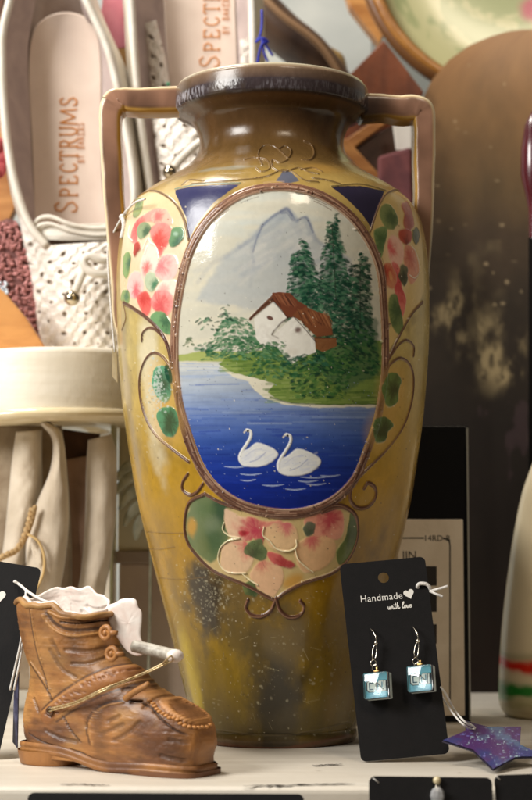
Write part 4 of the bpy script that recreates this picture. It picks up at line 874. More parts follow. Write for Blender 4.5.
# glass tile earrings
def earring(x, y, tx, ty, label, rotz, s=1.0):
    t = empty('earring', tuple(cA.pt(x, y)), label, 'earring', 'earrings hooked in the jewelry card')
    L = lambda dx, dy, lift: cA.pt(x + dx, y + dy, lift)
    tube('ear_hook', [L(0, 1, -.0008), L(0, 0, .0010), L(2.5, 3, .0035), L(5.0, 8, .0045), L(5.8, 13, .0045)], .00036, M_silver, t, 8)
    v, f = join([sphereVF(L(5.6, 14.5, .0045), .00115, 12, 8)]); mesh('bead', v, f, M_silver, t)
    tube('ear_hook', [L(5.8, 14.5, .0044), L(3.0, 19, .0042), L(1.8, 27, .004), L(3.0, 31, .004), L(5.4, 28, .004), L(6.2, 20, .0042), L(5.8, 14.5, .0044)], .00034, M_silver, t, 8)
    for k, (dx, dy, ax) in enumerate(((3.0, 34.5, (.3, -1, 0)), (4.6, 39.5, (-.5, -1, .1)))):
        v, f = torusVF(L(dx, dy, .004), .0016, .00034, ax); mesh('link', v, f, M_silver, t)
    cc_ = cA.pt(tx, ty, .0048); hz = math.radians(-4.0); uu = cA.u * math.cos(hz) + cA.v * math.sin(hz); vv_ = cA.v * math.cos(hz) - cA.u * math.sin(hz); U = uu * math.cos(rotz) - cA.n * math.sin(rotz); N = cA.n * math.cos(rotz) + uu * math.sin(rotz)
    R = np.stack([U, -N, vv_], 1); wv = .0139
    v, f = join([boxVF(cc_ + cA.v * .0079, (.0034, .0030, .0016), R), boxVF(cc_ + cA.v * .0094, (.0014, .0010, .0022), R)]); mesh('bail', v, f, mat('antique_bail', (120, 96, 60), rough=.3, metal=1.), t, bevel=.0003)
    n = 76; c2 = Canvas(n, n, lambda P: np.asarray(P) * (n - 1), n - 1.0)
    nn = vnoise((n, n), 16, 5 + int(x), 4); c2.rgb[:] = lin((112, 178, 190)) * (.65 + .6 * nn[..., None])
    Z = lambda P, w, col, a=1: c2.stroke(P, w, col, a, .025, smooth=False)
    INK = (24, 32, 44); PAL = (224, 226, 216)
    c2.poly([(.02, .76), (.98, .76), (.98, .99), (.02, .99)], (108, 170, 186), .8, .05, noise=.03); c2.poly([(.02, .02), (.98, .02), (.98, .2), (.02, .22)], (86, 156, 178), .8, .05, noise=.03)
    # interlocked block letters on a pale band
    cb = [(.06, .66), (.06, .34), (.16, .24), (.42, .24), (.42, .36), (.58, .24), (.92, .24), (.94, .70), (.62, .72), (.56, .62), (.42, .72), (.14, .72)]
    c2.poly(cb, INK, 1, .03); c2.poly([( .5 + (a - .5) * .90, .48 + (b - .48) * .86) for a, b in cb], PAL, 1, .03)
    for P in ([(.34, .60), (.34, .62), (.2, .62), (.2, .36), (.34, .36)],): Z(P, .05, (96, 160, 178)); 
    for P in ([(.20, .62), (.20, .36)], [(.20, .62), (.36, .62)], [(.20, .36), (.36, .36)], [(.48, .30), (.48, .66)], [(.82, .30), (.82, .66)], [(.48, .66), (.82, .30)]): Z(P, .035, INK)
    for P in ([(.56, .34), (.56, .52)], [(.74, .62), (.74, .44)]): Z(P, .05, (64, 120, 140))
    c2.rgb[:2] *= 1.2; 
    gx, gy = np.meshgrid(np.linspace(-.5, .5, n), np.linspace(-.5, .5, n)); dome = .0006 * (1 - np.clip(np.maximum(abs(gx), abs(gy)) * 2, 0, 1) ** 6)
    wv2 = wv * .93
    Vp = cc_ + gx[..., None] * U * wv2 + gy[..., None] * vv_ * wv2 + N * (.0032 + .0022) ; 
    pr_ = mesh('tile_print', (Vp - N * .0024).reshape(-1, 3), gridF(n, n), painted('tile_print', rough=.25), t, col=c2.rgb.reshape(-1, 3))
    gl = bpy.data.materials.new('tile_glass'); nt, b = nodes(gl); setp(b, Base_Color=(.93, .99, 1, 1), Roughness=.04, Transmission_Weight=1.0, IOR=1.45)
    vv, ff = boxVF(cc_ + N * .0044, (wv, .0024, wv), R); mesh('glass_tile', vv, ff, gl, t, bevel=.0009)
    vv, ff = boxVF(cc_ + N * .0002, (wv * .99, .0042, wv * .99), R); mesh('tile_back', vv, ff, mat('tile_back', (214, 220, 214), (186, 200, 196), 300, .3), t, bevel=.0005)
    vv, ff = boxVF(cc_ + N * .00250, (wv * 1.003, .0006, wv * 1.003), R); mesh('tile_seam', vv, ff, mat('tile_seam', (30, 34, 40), rough=.5), t)
earring(370.5, 628.5, 379, 686.5, 'left glass tile earring with pale blue letter print on the black card', math.radians(-24))
earring(412.5, 626.5, 422.5, 679.5, 'right glass tile earring with pale blue letter print on the black card', math.radians(-24))

# ------------------------------------------------------------------ star tag and its string
star = empty('star_tag', tuple(at(490, 740, -.12)), 'purple and blue galaxy paper star lying tilted on the shelf edge', 'tag')
SP = [(442, 741), (466, 731), (465, 721), (487, 727), (521, 727), (520, 745), (545, 757), (516, 758), (493, 770), (473, 751)]
def sd(x, y): return -.150 + (770 - y) * .00155 + (x - 493) * .0002
n = 190; sc = Canvas(n, n); na = vnoise((n, n), 50, 61, 5); nb = vnoise((n, n), 30, 62, 5); ncn = vnoise((n, n), 5, 63, 3)
sc.rgb[:] = lin((76, 34, 104)); 
m = sstep(.48, .68, na)[..., None]; sc.rgb[:] = sc.rgb * (1 - m) + lin((48, 56, 120)) * m
m = sstep(.60, .80, nb)[..., None] * .45; sc.rgb[:] = sc.rgb * (1 - m * .8) + lin((96, 164, 186)) * m * .8
for _ in range(1100):
    g = np.random.RandomState(_); x, y = g.rand(2) * n; 
    if nb[int(y), int(x)] < .47 and g.rand() < .8: continue
    sc.ell(x, y, .5 + g.rand() ** 4 * 2.6, .5 + g.rand() ** 4 * 2.2, 0, (176, 206, 214) if g.rand() < .6 else (120, 120, 190), .85)
from mathutils.geometry import tessellate_polygon
o0 = at(493, 770, sd(493, 770)); a1 = at(442, 741, sd(442, 741)) - o0; a2 = at(521, 727, sd(521, 727)) - o0
nrm = np.cross(a1, a2); nrm /= np.linalg.norm(nrm); nrm *= 1 if nrm[2] > 0 else -1
def splane(x, y, l=0): d = ray(x, y); o = o0 + nrm * l; t = ((o - CAM) @ nrm) / (d @ nrm); return CAM + d * np.asarray(t)[..., None]
nx, ny = 240, 110; gx, gy = np.meshgrid(np.linspace(438, 548, nx), np.linspace(716, 773, ny))
ins = np.zeros(gx.shape, bool)
SPc = np.array(SP + SP[:1], float)
for i in range(len(SP)):
    (xa, ya), (xb, yb) = SPc[i], SPc[i + 1]
    if ya != yb: ins ^= ((ya > gy) != (yb > gy)) & (gx < (xb - xa) * (gy - ya) / (yb - ya) + xa)
pts = splane(gx.ravel(), gy.ravel()).reshape(ny, nx, 3)
fm = ins[:-1, :-1] & ins[1:, 1:] & ins[:-1, 1:] & ins[1:, :-1]
F = gridF(ny, nx, False, fm); u_, inv = np.unique(F, return_inverse=True)
cidx = (np.clip(((gx - 438) / 110 * (n - 1)).astype(int), 0, n - 1), np.clip(((gy - 716) / 57 * (n - 1) * .8).astype(int), 0, n - 1))
mesh('galaxy_print', (pts.reshape(-1, 3) + nrm * .0005)[u_], inv.reshape(F.shape), painted('galaxy_print', coat=.2, rough=.35), star, col=sc.rgb[cidx[1], cidx[0]].reshape(-1, 3)[u_])
v, f = prismVF([splane(x, y) for x, y in SP], -nrm * .0006); mesh('star_board', v, f, mat('star_back', (36, 30, 48), rough=.6), star, False)
tube('tag_string', [cA.pt(438, 684, -.002), cA.pt(446, 694, .0015), at(454, 709, -.09), at(465, 722, -.105), splane(474, 727, .0012), splane(470, 724, .0016)], .00055, M_string, star, 8)
tube('tag_string', [cA.pt(438, 688, -.002), at(446, 703, -.093), at(456, 717, -.10), at(464, 725, -.11), splane(471, 729, .0012), splane(475, 728, .0018), splane(470, 725, .0014)], .00055, M_string, star, 8)
s2 = tube('string_loop', [cA.pt(418, 588, -.001), cA.pt(417.5, 586, .001), cA.pt(420, 583.6, .0016), cA.pt(426, 584, .0018), cA.pt(429.5, 587, .001), cA.pt(430, 591, -.002)], .0010, M_string, None, 8); tagit(s2, 'white string loop tied round the right edge of the earring card', 'string')
for P in ([cA.pt(430, 591, 0), cA.pt(438, 589, .002), cA.pt(448, 586, .003)], [cA.pt(430, 591, 0), cA.pt(436, 594, .002), cA.pt(443, 596.5, .002)]): tube('string_end', P, .0007, M_string, s2, 8)
# string on the left card, with its own star tag seen edge on
s3 = tube('hanging_string', [cB.pt(14, 581, .001), cB.pt(20, 585, .002), at(26, 590, -.075), at(33, 595, -.09), at(42, 600, -.098), at(50, 603, -.10)], .0008, M_string, None, 8); tagit(s3, 'white string knotted at the left card and draped over the boot collar', 'string')
tube('string_end', [at(26, 590, -.078), at(25, 604, -.085), at(21, 640, -.09), at(15, 668, -.088), at(10, 690, -.086)], .0006, M_string, s3, 8)
tube('string_end', [at(26, 592, -.078), at(25, 625, -.085), at(20, 660, -.09), at(14, 690, -.09)], .0006, M_string, s3, 8)
P = [at(14, 690, -.085), at(18.5, 672, -.085), at(17, 748, -.086), at(12.5, 742, -.083)]
v, f = prismVF(P, (.0004, .0008, 0)); o = mesh('hanging_tag', v, f, mat('dark_tag', (54, 52, 74), (84, 86, 116), 200, .4), None, False); tagit(o, 'dark blue paper tag seen edge on between left card and boot', 'tag')
s4 = tube('knotted_string', [at(145, 199, -.066), at(136, 202, -.055), at(127, 210, -.035), at(122, 217, -.025), at(114, 232, -.016), at(108, 247, -.014), at(109, 280, -.014), at(112, 320, -.014), at(115, 352, -.014)], .00065, M_string, None, 8); tagit(s4, 'thin white string knotted round the left vase handle', 'string')
tube('string_end', [at(122, 216, -.026), at(124, 226, -.029), at(121.5, 238, -.028)], .0013, M_string, s4, 8)
v, f = sphereVF(at(122, 217, -.026), .0018); mesh('knot', v, f, M_string, s4)
P = [at(112.5, 349, -.0145), at(116.5, 349, -.0135), at(117.5, 383, -.0135), at(112, 376, -.0145)]
v, f = prismVF(P, (0, .0008, 0)); o = mesh('price_tag', v, f, mat('cream_tag', (224, 210, 178), (210, 192, 158), 200, .7), None, False); tagit(o, 'small cream paper price tag hanging beside the vase wall', 'tag')

# ------------------------------------------------------------------ cards along the bottom, in front of the shelf
def lowcard(TLp, TRp, hgt, Y, label, r=.003, dr=0.0, group=None):
    a = at(*TLp, Y); b = at(*TRp, Y + dr); c = Card.__new__(Card); c.u = (b - a); c.w = np.linalg.norm(c.u); c.u /= c.w; c.n = np.array([0, -.96, .28]); c.n -= c.u * (c.n @ c.u); c.n /= np.linalg.norm(c.n)
    c.v = np.cross(c.n, c.u); c.v *= 1 if c.v[2] > 0 else -1; c.h = hgt; c.o = a - c.v * hgt
    t = empty('earring_card', tuple(c.o), label, 'earring card'); card_board(c, t, r); return t, c
lowcard((28, 792.5), (304, 794), .0875, -.205, 'wide black card lying along the bottom left below the shelf edge', dr=.0)
tE, cE = lowcard((369, 776), (492, 777.5), .0925, -.205, 'black card with a pearl bead standing under the star tag')
lowcard((494, 775), (600, 772), .093, -.202, 'black card cut off at the bottom right corner')
e = empty('earring', tuple(at(437, 779, -.207)), 'pearl and crystal earring hanging on the bottom right black card', 'earring')
v, f = sphereVF(cE.pt(437, 780.5, .0016), .0019, 20, 14); mesh('pearl_bead', v, f, mat('pearl', (206, 190, 150), rough=.2, coat=.5, bump=0), e)
v, f = sphereVF(cE.pt(437.5, 796, .0025), .0034, 8, 6, (1, .8, 1.3)); gm = bpy.data.materials.new('crystal'); nt, b = nodes(gm); setp(b, Base_Color=(.86, .86, .86, 1), Roughness=.08, Transmission_Weight=.7, IOR=1.5); mesh('crystal_drop', v, f, gm, e, False)
tube('ear_wire', [cE.pt(437, 783, .0018), cE.pt(436, 787, .002), cE.pt(437, 791, .002)], .0003, M_silver, e, 6)
tube('ear_wire', [cE.pt(438, 783, .0018), cE.pt(440, 787, .002), cE.pt(438.5, 791, .002)], .0003, M_silver, e, 6)
for (xa, ya, xb, yb, Y) in ((373, 778, 379, 783, -.2062), (495, 775, 500, 780, -.2032)):   # clear ties holding the cards
    o = tube('clear_tie', [at(xa, ya, Y), at(xb, yb, Y)], .00022, M_string, None, 6, smooth=False); tagit(o, 'short clear tie on the top corner of the %s black card' % ('bottom right' if xa > 400 else 'pearl bead'), 'tie')
# ------------------------------------------------------------------ cream drum stand on the left, and what is under it
M_cream = mat('cream_paint', (240, 232, 216), (222, 210, 188), 40, .5, .45, 200, (.3, 1, 4), lo=.2, hi=.8)
M_creamgloss = mat('cream_lip', (224, 204, 162), (236, 222, 190), 30, .2, .1, 200, coat=.5)
st = empty('display_stand', tuple(at(40, 690, .17)), 'round cream painted display stand carrying the white shoes', 'stand')
C0 = at(28, 400, .22); zt = at(28, 347, .09)[2]; zl = at(28, 411, .09)[2]; zb2 = at(28, 419, .085)[2]; Rr = .128; Cx, Cy = C0[0], .22
def disc(name, prof, m, n=160, jit=None):
    V = []
    for r, z in prof:
        for k in range(n):
            a = 2 * math.pi * k / n; V.append([Cx + r * math.cos(a) * .68, Cy + r * math.sin(a), z])
    V = np.array(V); V[:, 2] += (V[:, 0] - Cx) * .028
    return mesh(name, V, gridF(len(prof), n, True), m, st)
Rr = .135
Cx = at(34, 400, .09)[0]
disc('top', [(.001, zt), (Rr - .004, zt), (Rr - .001, zt - .0012), (Rr, zt - .004), (Rr, zl + .002)], M_cream)
disc('lip', [(Rr - .001, zl + .0022), (Rr + .004, zl + .001), (Rr + .0055, zl - .0015), (Rr + .0055, zb2 + .003), (Rr + .003, zb2), (.001, zb2)], M_creamgloss)
for (x, Y) in ((-40, .30), (100, .32), (30, .34)):
    p = at(x, 690, Y); v, f = boxVF((p[0], Y, zb2 / 2), (.018, .018, zb2)); mesh('leg', v, f, M_cream, st, False, bevel=.002)
# suede bag with draped flaps
M_sued = mat('tan_suede', (166, 148, 124), (136, 116, 92), 60, .9, .5, 900, sheen=.3); M_flap = mat('cream_suede', (220, 206, 186), (196, 180, 158), 40, .85, .5, 900, sheen=.4); M_in = mat('brown_lining', (84, 56, 38), (60, 40, 30), 40, .9)
bag = empty('suede_bag', tuple(at(50, 690, .12)), 'slouchy beige suede bag with folded flaps and braided rope under the stand', 'bag')
def sheet(name, left, right, Y, m, bulge=.008, nr=60, nc=24, parent=bag, th=.002, wav=.0012):
    """soft cloth panel between a left and a right edge, bulging to the viewer"""
    Lp = catmull(left, 12); Rp = catmull(right, 12); tl = np.linspace(0, 1, nr)
    Lp = np.stack([np.interp(tl, np.linspace(0, 1, len(Lp)), Lp[:, k]) for k in range(2)], 1); Rp = np.stack([np.interp(tl, np.linspace(0, 1, len(Rp)), Rp[:, k]) for k in range(2)], 1)
    nz = vnoise((nr, nc), 12, int(abs(left[0][0] * 7 + left[0][1])), 3)
    V = []
    for i in range(nr):
        for j in range(nc):
            s_ = j / (nc - 1); p = Lp[i] * (1 - s_) + Rp[i] * s_; V.append(at(p[0], p[1], Y - bulge * math.sin(math.pi * s_) ** .8 + (nz[i, j] - .5) * wav * 4))
    o = mesh(name, V, gridF(nr, nc), m, parent); md = o.modifiers.new('t', 'SOLIDIFY'); md.thickness = th; md.offset = 1; return o
sheet('back_panel', [(-40, 424), (-40, 500), (-40, 600), (-40, 690)], [(62, 426), (70, 500), (72, 600), (66, 690)], .150, M_sued, .012)
sheet('lining', [(56, 428), (60, 500), (58, 600), (55, 690)], [(100, 434), (98, 500), (92, 600), (86, 690)], .165, M_in, .001)
sheet('side_panel', [(64, 460), (68, 520), (66, 600), (66, 690)], [(92, 455), (94, 520), (88, 600), (82, 690)], .160, mat('mauve_suede', (168, 136, 112), (140, 110, 88), 40, .9, sheen=.3), .002)
sheet('flap', [(16, 432), (12, 460), (8, 500), (4, 540), (-4, 590)], [(42, 430), (42, 460), (42, 490), (34, 520), (28, 560)], .128, M_flap, .010)
sheet('flap', [(40, 424), (52, 440), (50, 470), (36, 505), (26, 545), (28, 600), (30, 680)], [(50, 422), (62, 434), (67, 470), (69, 520), (64, 570), (54, 620), (48, 690)], .118, M_flap, .011)
sheet('flap', [(88, 440), (86, 470), (85, 520), (81, 570), (74, 610), (66, 690)], [(112, 434), (117, 460), (116, 510), (111, 560), (104, 600), (96, 690)], .136, M_flap, .009)
sheet('flap', [(30, 545), (34, 560), (36, 575), (30, 592)], [(34, 538), (44, 552), (46, 575), (38, 596)], .108, M_flap, .003)
rp = catmull([(-14, 566), (4, 556), (16, 550), (24, 538), (30, 522), (33, 508)], 10); P3 = at(rp[:, 0], rp[:, 1], .106); parts = []
for k in range(3):
    t = np.linspace(0, 1, len(P3)); a = t * 30 + k * 2.094; Q = P3 + np.stack([np.cos(a) * .0016, -np.sin(a) * .0012, np.sin(a + 1) * .0014], 1); parts.append(sweepVF(Q, .0015, n=8))
v, f = join(parts); mesh('braided_trim', v, f, mat('rope', (206, 176, 130), (176, 140, 92), 300, .8, .5, 900), bag)
tube('trim_cord', [at(28, 534, .104), at(38, 541, .104), at(44, 556, .104), at(43, 574, .104), at(36, 590, .104)], .0009, mat('cord', (214, 180, 122), rough=.7), bag, 8)
# cream carton behind the vase, with dried ribbon leaves against it
M_ctn = mat('carton', (222, 214, 186), (208, 196, 164), 20, .45, .1, 200); M_ctn2 = mat('carton_lower', (176, 154, 136), (190, 170, 150), 20, .5)
ct = empty('carton', tuple(at(150, 690, .2)), 'pale cream carton standing between the stand and the vase', 'carton')
a = at(117, 600, .19); b = at(210, 600, .19); ztp = at(150, 345, .19)[2]; zm = at(150, 562, .19)[2]
v, f = boxVF(((a[0] + b[0]) / 2, .24, (ztp + zm) / 2), (b[0] - a[0], .10, ztp - zm)); mesh('upper_half', v, f, M_ctn, ct, False, bevel=.002)
v, f = boxVF(((a[0] + b[0]) / 2 + .001, .241, zm / 2), (b[0] - a[0], .10, zm - .001)); mesh('lower_half', v, f, M_ctn2, ct, False, bevel=.002)
v, f = boxVF(((a[0] + b[0]) / 2, .239, zm + .0035), (b[0] - a[0] + .002, .104, .009)); mesh('band', v, f, mat('band', (150, 132, 116), rough=.5), ct, False, bevel=.001)
v, f = boxVF((a[0] - .0015, .175, .125), (.0022, .03, .25)); o = mesh('glass_panel', v, f, (lambda g: g)(mat('edge_glass', (178, 176, 138), rough=.15, coat=.5)), None, False, bevel=.0006); tagit(o, 'narrow olive tinted edge of a glass panel by the vase', 'panel')
M_lf = mat('silver_leaf', (196, 196, 176), (150, 152, 130), 90, .4)
lf = empty('dried_sprig', tuple(at(128, 690, .17)), 'pale dried leaf sprig tucked behind the vase left side', 'dried sprig')
for P in ([(146, 470), (136, 464), (124, 470), (117, 480)], [(150, 486), (136, 476), (124, 482), (116, 494)], [(152, 500), (140, 490), (128, 496), (119, 510)], [(152, 516), (142, 505), (132, 512), (124, 526)], [(150, 528), (144, 518), (138, 528), (136, 540)]):
    Q = catmull(P, 6); Q3 = at(Q[:, 0], Q[:, 1], .17); v, f = sweepVF(Q3, .0035 * np.sin(np.linspace(.3, 3.0, len(Q3))) + .0006, .0007, 8); mesh('leaf', v, f, M_lf, lf)
tube('stem', [at(148, 690, .175), at(150, 600, .175), at(151, 500, .175), at(145, 468, .175)], .0010, M_lf, lf, 8)

# ------------------------------------------------------------------ white woven shoes standing on the stand
M_leather = mat('white_leather', (232, 226, 214), (216, 206, 192), 60, .5, .35, 700); M_lin = mat('grey_lining', (184, 166, 160), (160, 144, 140), 40, .7, .3, 500); M_ins = mat('pink_insole', (232, 212, 196), (222, 200, 184), 30, .5, .2, 300)
M_heel = mat('heel_lining', (134, 112, 96), (110, 90, 78), 30, .6); M_gold = mat('gold_print', (206, 132, 58), rough=.5); M_hole = mat('hole', (64, 46, 34), rough=.9); M_ball = mat('silver_ball', (196, 184, 160), rough=.16, metal=1, bump=0)
GL = {'S': [[(.85, .8), (.6, 1), (.25, .95), (.15, .72), (.4, .55), (.75, .42), (.85, .18), (.5, 0), (.15, .06), (.1, .25)]], 'P': [[(.2, 0), (.2, 1)], [(.2, .98), (.65, .98), (.85, .75), (.65, .5), (.2, .5)], [(.05, 0), (.38, 0)], [(.05, 1), (.3, 1)]],
      'E': [[(.2, 0), (.2, 1)], [(.05, 1), (.85, 1), (.88, .82)], [(.2, .52), (.6, .52)], [(.05, 0), (.85, 0), (.9, .2)]], 'C': [[(.88, .78), (.75, .95), (.5, 1), (.2, .8), (.12, .5), (.2, .2), (.5, 0), (.78, .06), (.9, .25)]],
      'T': [[(.5, 0), (.5, 1)], [(.05, .82), (.08, 1), (.92, 1), (.95, .82)], [(.32, 0), (.68, 0)]], 'R': [[(.2, 0), (.2, 1)], [(.05, 1), (.6, 1), (.8, .77), (.6, .52), (.2, .52)], [(.45, .52), (.85, 0), (1, 0)], [(.05, 0), (.35, 0)]],
      'U': [[(.15, 1), (.15, .3), (.35, .02), (.65, .02), (.85, .3), (.85, 1)], [(0, 1), (.3, 1)], [(.7, 1), (1, 1)]], 'M': [[(.0, 0), (.08, 1), (.5, .1), (.92, 1), (1.02, 0)]],
      'B': [[(.2, 0), (.2, 1)], [(.05, 1), (.6, 1), (.78, .77), (.6, .53), (.2, .53)], [(.6, .53), (.88, .28), (.65, 0), (.05, 0)]], 'Y': [[(.5, 0), (.5, .5), (.1, 1)], [(.5, .5), (.9, 1)]], 'A': [[(.05, 0), (.5, 1), (.95, 0)], [(.25, .35), (.75, .35)]], 'K': [[(.2, 0), (.2, 1)], [(.85, 1), (.2, .45)], [(.4, .6), (.9, 0)]]}
def letters(txt, x, y0, hgt, adv, Y, big=1.25, lean=0.0):
    """text climbing upwards (rotated a quarter turn): y0 is the lower end, x the baseline on the right"""
    parts = []; yy = y0
    for i, ch in enumerate(txt):
        k = big if i == 0 and big else 1.0
        if ch != ' ':
            for st_ in GL[ch]:
                P = np.array(st_, float); P = np.vstack([P[i] + (P[i + 1] - P[i]) * q for i in range(len(P) - 1) for q in (0, .06, .5, .94)] + [P[-1:]]); px = x - P[:, 1] * hgt * k + lean * (y0 - yy); py = yy - P[:, 0] * adv * .80 * k * (1.45 if ch == 'M' else 1); thick = .0006 * hgt / 12
                P3 = at(px, py, Y); parts.append(sweepVF(P3, (.00048 if i % 1 == 0 else .0005) * hgt / 13, .0002, 6))
        yy -= adv * k * (1.45 if ch == 'M' else 1)
    return join(parts)
def rimpath(P, n=90):
    P = catmull(P, 12); t = np.linspace(0, 1, len(P)); s_ = np.linspace(0, 1, n); return np.stack([np.interp(s_, t, P[:, k]) for k in range(2)], 1)
def shoe(label, ins, rimL, rimR, Yi, Yr, txt, vamp):
    t = empty('woven_shoe', tuple(at(ins[0][0], 350, Yi)), label, 'shoe', 'white woven shoes on the cream stand')
    q = catmull(ins, 6, True); P3 = at(q[:, 0], q[:, 1], Yi); v, f = prismVF(P3, (0, .004, 0)); ob = mesh('insole', v, f, M_ins, t, False, bevel=.0015)
    hp = [(q_[0] + 6, q_[1]) for q_ in rimpath(rimL[0], 30)] + [(q_[0] - 6, q_[1]) for q_ in rimpath(rimR[0], 30)[::-1]]
    v, f = prismVF(at(*np.array(hp).T, Yi + .005), (0, .003, 0)); mesh('heel_lining', v, f, M_heel, t, False)
    for w, side in ((rimL, -1), (rimR, 1)):
        R = rimpath(w[0]); I = rimpath(w[1]); V = []
        n = len(R); K = 10
        for i in range(n):
            a = at(R[i, 0], R[i, 1], Yr); b = at(I[i, 0], I[i, 1], Yi - .0005)
            for k in range(K): s_ = k / (K - 1); V.append(a * (1 - s_) + b * s_ + np.array([.004 * side * math.sin(math.pi * s_), 0, 0]))
        o = mesh('side_lining', V, gridF(n, K), M_lin, t); 
        A = at(R[:, 0], R[:, 1], Yr); v, f = sweepVF(A, .0030, .0036, 12); mesh('rim', v, f, M_leather, t)
        V = []                                   # outer wall, going back behind the rim
        for i in range(n):
            for k in range(8): s_ = k / 7; V.append(A[i] + np.array([side * (.0022 + .007 * math.sin(s_ * 1.5)), (Yi - Yr + .012) * s_, 0]))
        mesh('outer_wall', V, gridF(n, 8), M_leather, t)
    for (tx, x, y0, hgt, adv, big) in txt:
        v, f = letters(tx, x, y0, hgt, adv, Yi - .0006, big, .0); mesh('gold_lettering', v, f, M_gold, ob)
    return t
def weave(parent, outlineP, Y, bulge, seed, name='vamp', holes=(), rows=26, amp=.0016, mask=None):
    """woven leather panel: over-under relief on a bulged grid with punched holes"""
    P = np.array(outlineP, float); L, R = catmull(P[0], 12), catmull(P[1], 12); nr, nc = 300, 220; tl = np.linspace(0, 1, nr)
    L = np.stack([np.interp(tl, np.linspace(0, 1, len(L)), L[:, k]) for k in range(2)], 1); R = np.stack([np.interp(tl, np.linspace(0, 1, len(R)), R[:, k]) for k in range(2)], 1)
    s_ = np.linspace(0, 1, nc)[None, :, None]; G = L[:, None] * (1 - s_) + R[:, None] * s_; x, y = G[..., 0], G[..., 1]
    c = 6.8; j = vnoise((nr, nc), 40, seed, 2) * 9
    wv = np.sin((x + j) * math.pi / c) * np.sin((y + j * .6) * math.pi / c * .9); ridges = np.abs(wv) ** .5 * np.sign(wv)
    hole = sstep(.74, .9, (vnoise((nr, nc), 22, seed + 7, 2) * 1.0 + .45) * np.cos((x + j) * 2 * math.pi / (3.3 * c)) * np.cos((y + j * .6) * 2 * math.pi / (2.9 * c)))
    nn = vnoise((nr, nc), 8, seed + 1, 4); m_ = np.ones((nr, nc)) if mask is None else mask(x, y)
    hh = (ridges * amp * .55 + (nn - .5) * .0012 - hole * .003) * m_
    colr = lin((230, 222, 212)) * (.88 + .24 * nn[..., None]); hm = (hole * m_)[..., None] ** 2 * .7; colr = colr * (1 - hm) + lin((140, 120, 100)) * hm
    Yg = Y - bulge * (np.sin(np.pi * np.linspace(0, 1, nc))[None, :] ** .6) * (np.sin(np.pi * np.clip(np.linspace(.12, .95, nr), 0, 1))[:, None] ** .4) - hh
    V = at(x, y, 0 * x); 
    d = ray(x, y); t = (Yg + 1) / d[..., 1]; V = CAM + d * t[..., None]
    return mesh(name, V.reshape(-1, 3), gridF(nr, nc), painted('woven_leather', rough=.5, bump=.2, bscale=900), parent, col=colr.reshape(-1, 3))
Yi, Yr = .225, .185
sA = shoe('left white woven shoe in full view, insole lettering beside the vase handle', [(35, 232), (33, 190), (31, 140), (28, 90), (29, 50), (36, 26), (52, 14), (72, 12), (90, 20), (99, 38), (102, 70), (102, 120), (103, 180), (106, 232), (70, 240)],
    ([(20, -40), (10, 0), (3, 30), (2, 60), (4, 110), (10, 160), (18, 195), (30, 226), (46, 246)], [(40, -30), (34, 10), (29, 40), (28, 70), (30, 110), (32, 160), (34, 195), (36, 225), (44, 244)]),
    ([(72, -40), (84, -5), (96, 22), (108, 50), (117, 85), (124, 120), (132, 165), (134, 205), (124, 240), (112, 262)], [(74, -30), (84, 15), (96, 30), (101, 55), (102, 85), (102, 120), (103, 165), (105, 205), (107, 235), (106, 250)]), Yi, Yr,
    [('SPECTRUMS', 77, 213, 17, 12.2, 1.3), ('BY BAKERS', 84, 163, 6.5, 4.6, 1.0)], None)
weave(sA, [[(14, 170), (17, 200), (24, 240), (32, 280), (40, 320), (50, 352)], [(140, 170), (138, 200), (136, 240), (134, 280), (130, 320), (124, 352)]], .205, .030, 5, mask=lambda x, y: np.ones_like(x)) if False else None
weave(sA, [[(17, 196), (22, 236), (29, 268), (34, 300), (38, 330), (44, 356)], [(46, 243), (60, 252), (70, 280), (80, 300), (84, 330), (90, 356)]], .200, .012, 5)
weave(sA, [[(40, 246), (42, 262), (44, 290), (50, 320), (60, 356)], [(128, 240), (132, 262), (134, 290), (132, 320), (126, 356)]], .192, .022, 9)
for off, rr in ((1, .0015), (8, .0013)):
    tube('piping', [at(34, 224 + off, .19), at(40, 217 + off, .187), at(52, 216 + off, .185), at(70, 223 + off, .184), at(92, 227 + off, .185), at(112, 226 + off, .187), at(128, 222 + off, .19)], rr, M_leather, sA, 10)
sheet('vamp_band', [(34, 226), (36, 234), (38, 240)], [(128, 222), (128, 232), (128, 240)], .192, M_leather, .006, 20, 24, sA)
tube('lace', [at(75, 292, .155), at(80, 280, .153), at(84, 270, .152), at(87, 262, .152)], .0028, M_leather, sA, 10)
tube('lace', [at(118, 270, .158), at(106, 274, .153), at(94, 273, .150), at(86, 268, .150), at(84, 260, .150), at(90, 256, .150), at(102, 260, .152), at(118, 258, .158)], .0030, M_leather, sA, 10)
v, f = sphereVF(at(72, 298, .150), .0056, 20, 14); mesh('silver_ball', v, f, M_ball, sA)
sB = shoe('right white woven shoe mostly hidden behind the vase neck', [(178, 150), (172, 110), (167, 60), (164, 10), (164, -40), (200, -55), (232, -40), (236, 10), (238, 60), (240, 110), (240, 150), (210, 165)],
    ([(128, -40), (131, 0), (134, 50), (138, 100), (144, 150), (152, 200), (160, 235)], [(160, -30), (163, 0), (166, 50), (171, 100), (178, 140), (182, 160), (186, 180)]),
    ([(250, -40), (252, 0), (253, 50), (253, 100), (250, 150), (246, 200), (240, 235)], [(236, -30), (236, 0), (238, 50), (239, 100), (240, 140), (238, 160), (232, 180)]), Yi + .01, Yr + .01,
    [('SPECTRUMS', 219, 68, 15, 12.6, 1.3), ('BY BAKERS', 229, 34, 6.5, 4.6, 1.0)], None)
weave(sB, [[(142, 24), (146, 60), (150, 100), (154, 130), (160, 160), (166, 230)], [(156, 20), (166, 60), (172, 100), (180, 130), (190, 160), (230, 230)]], .222, .008, 15)
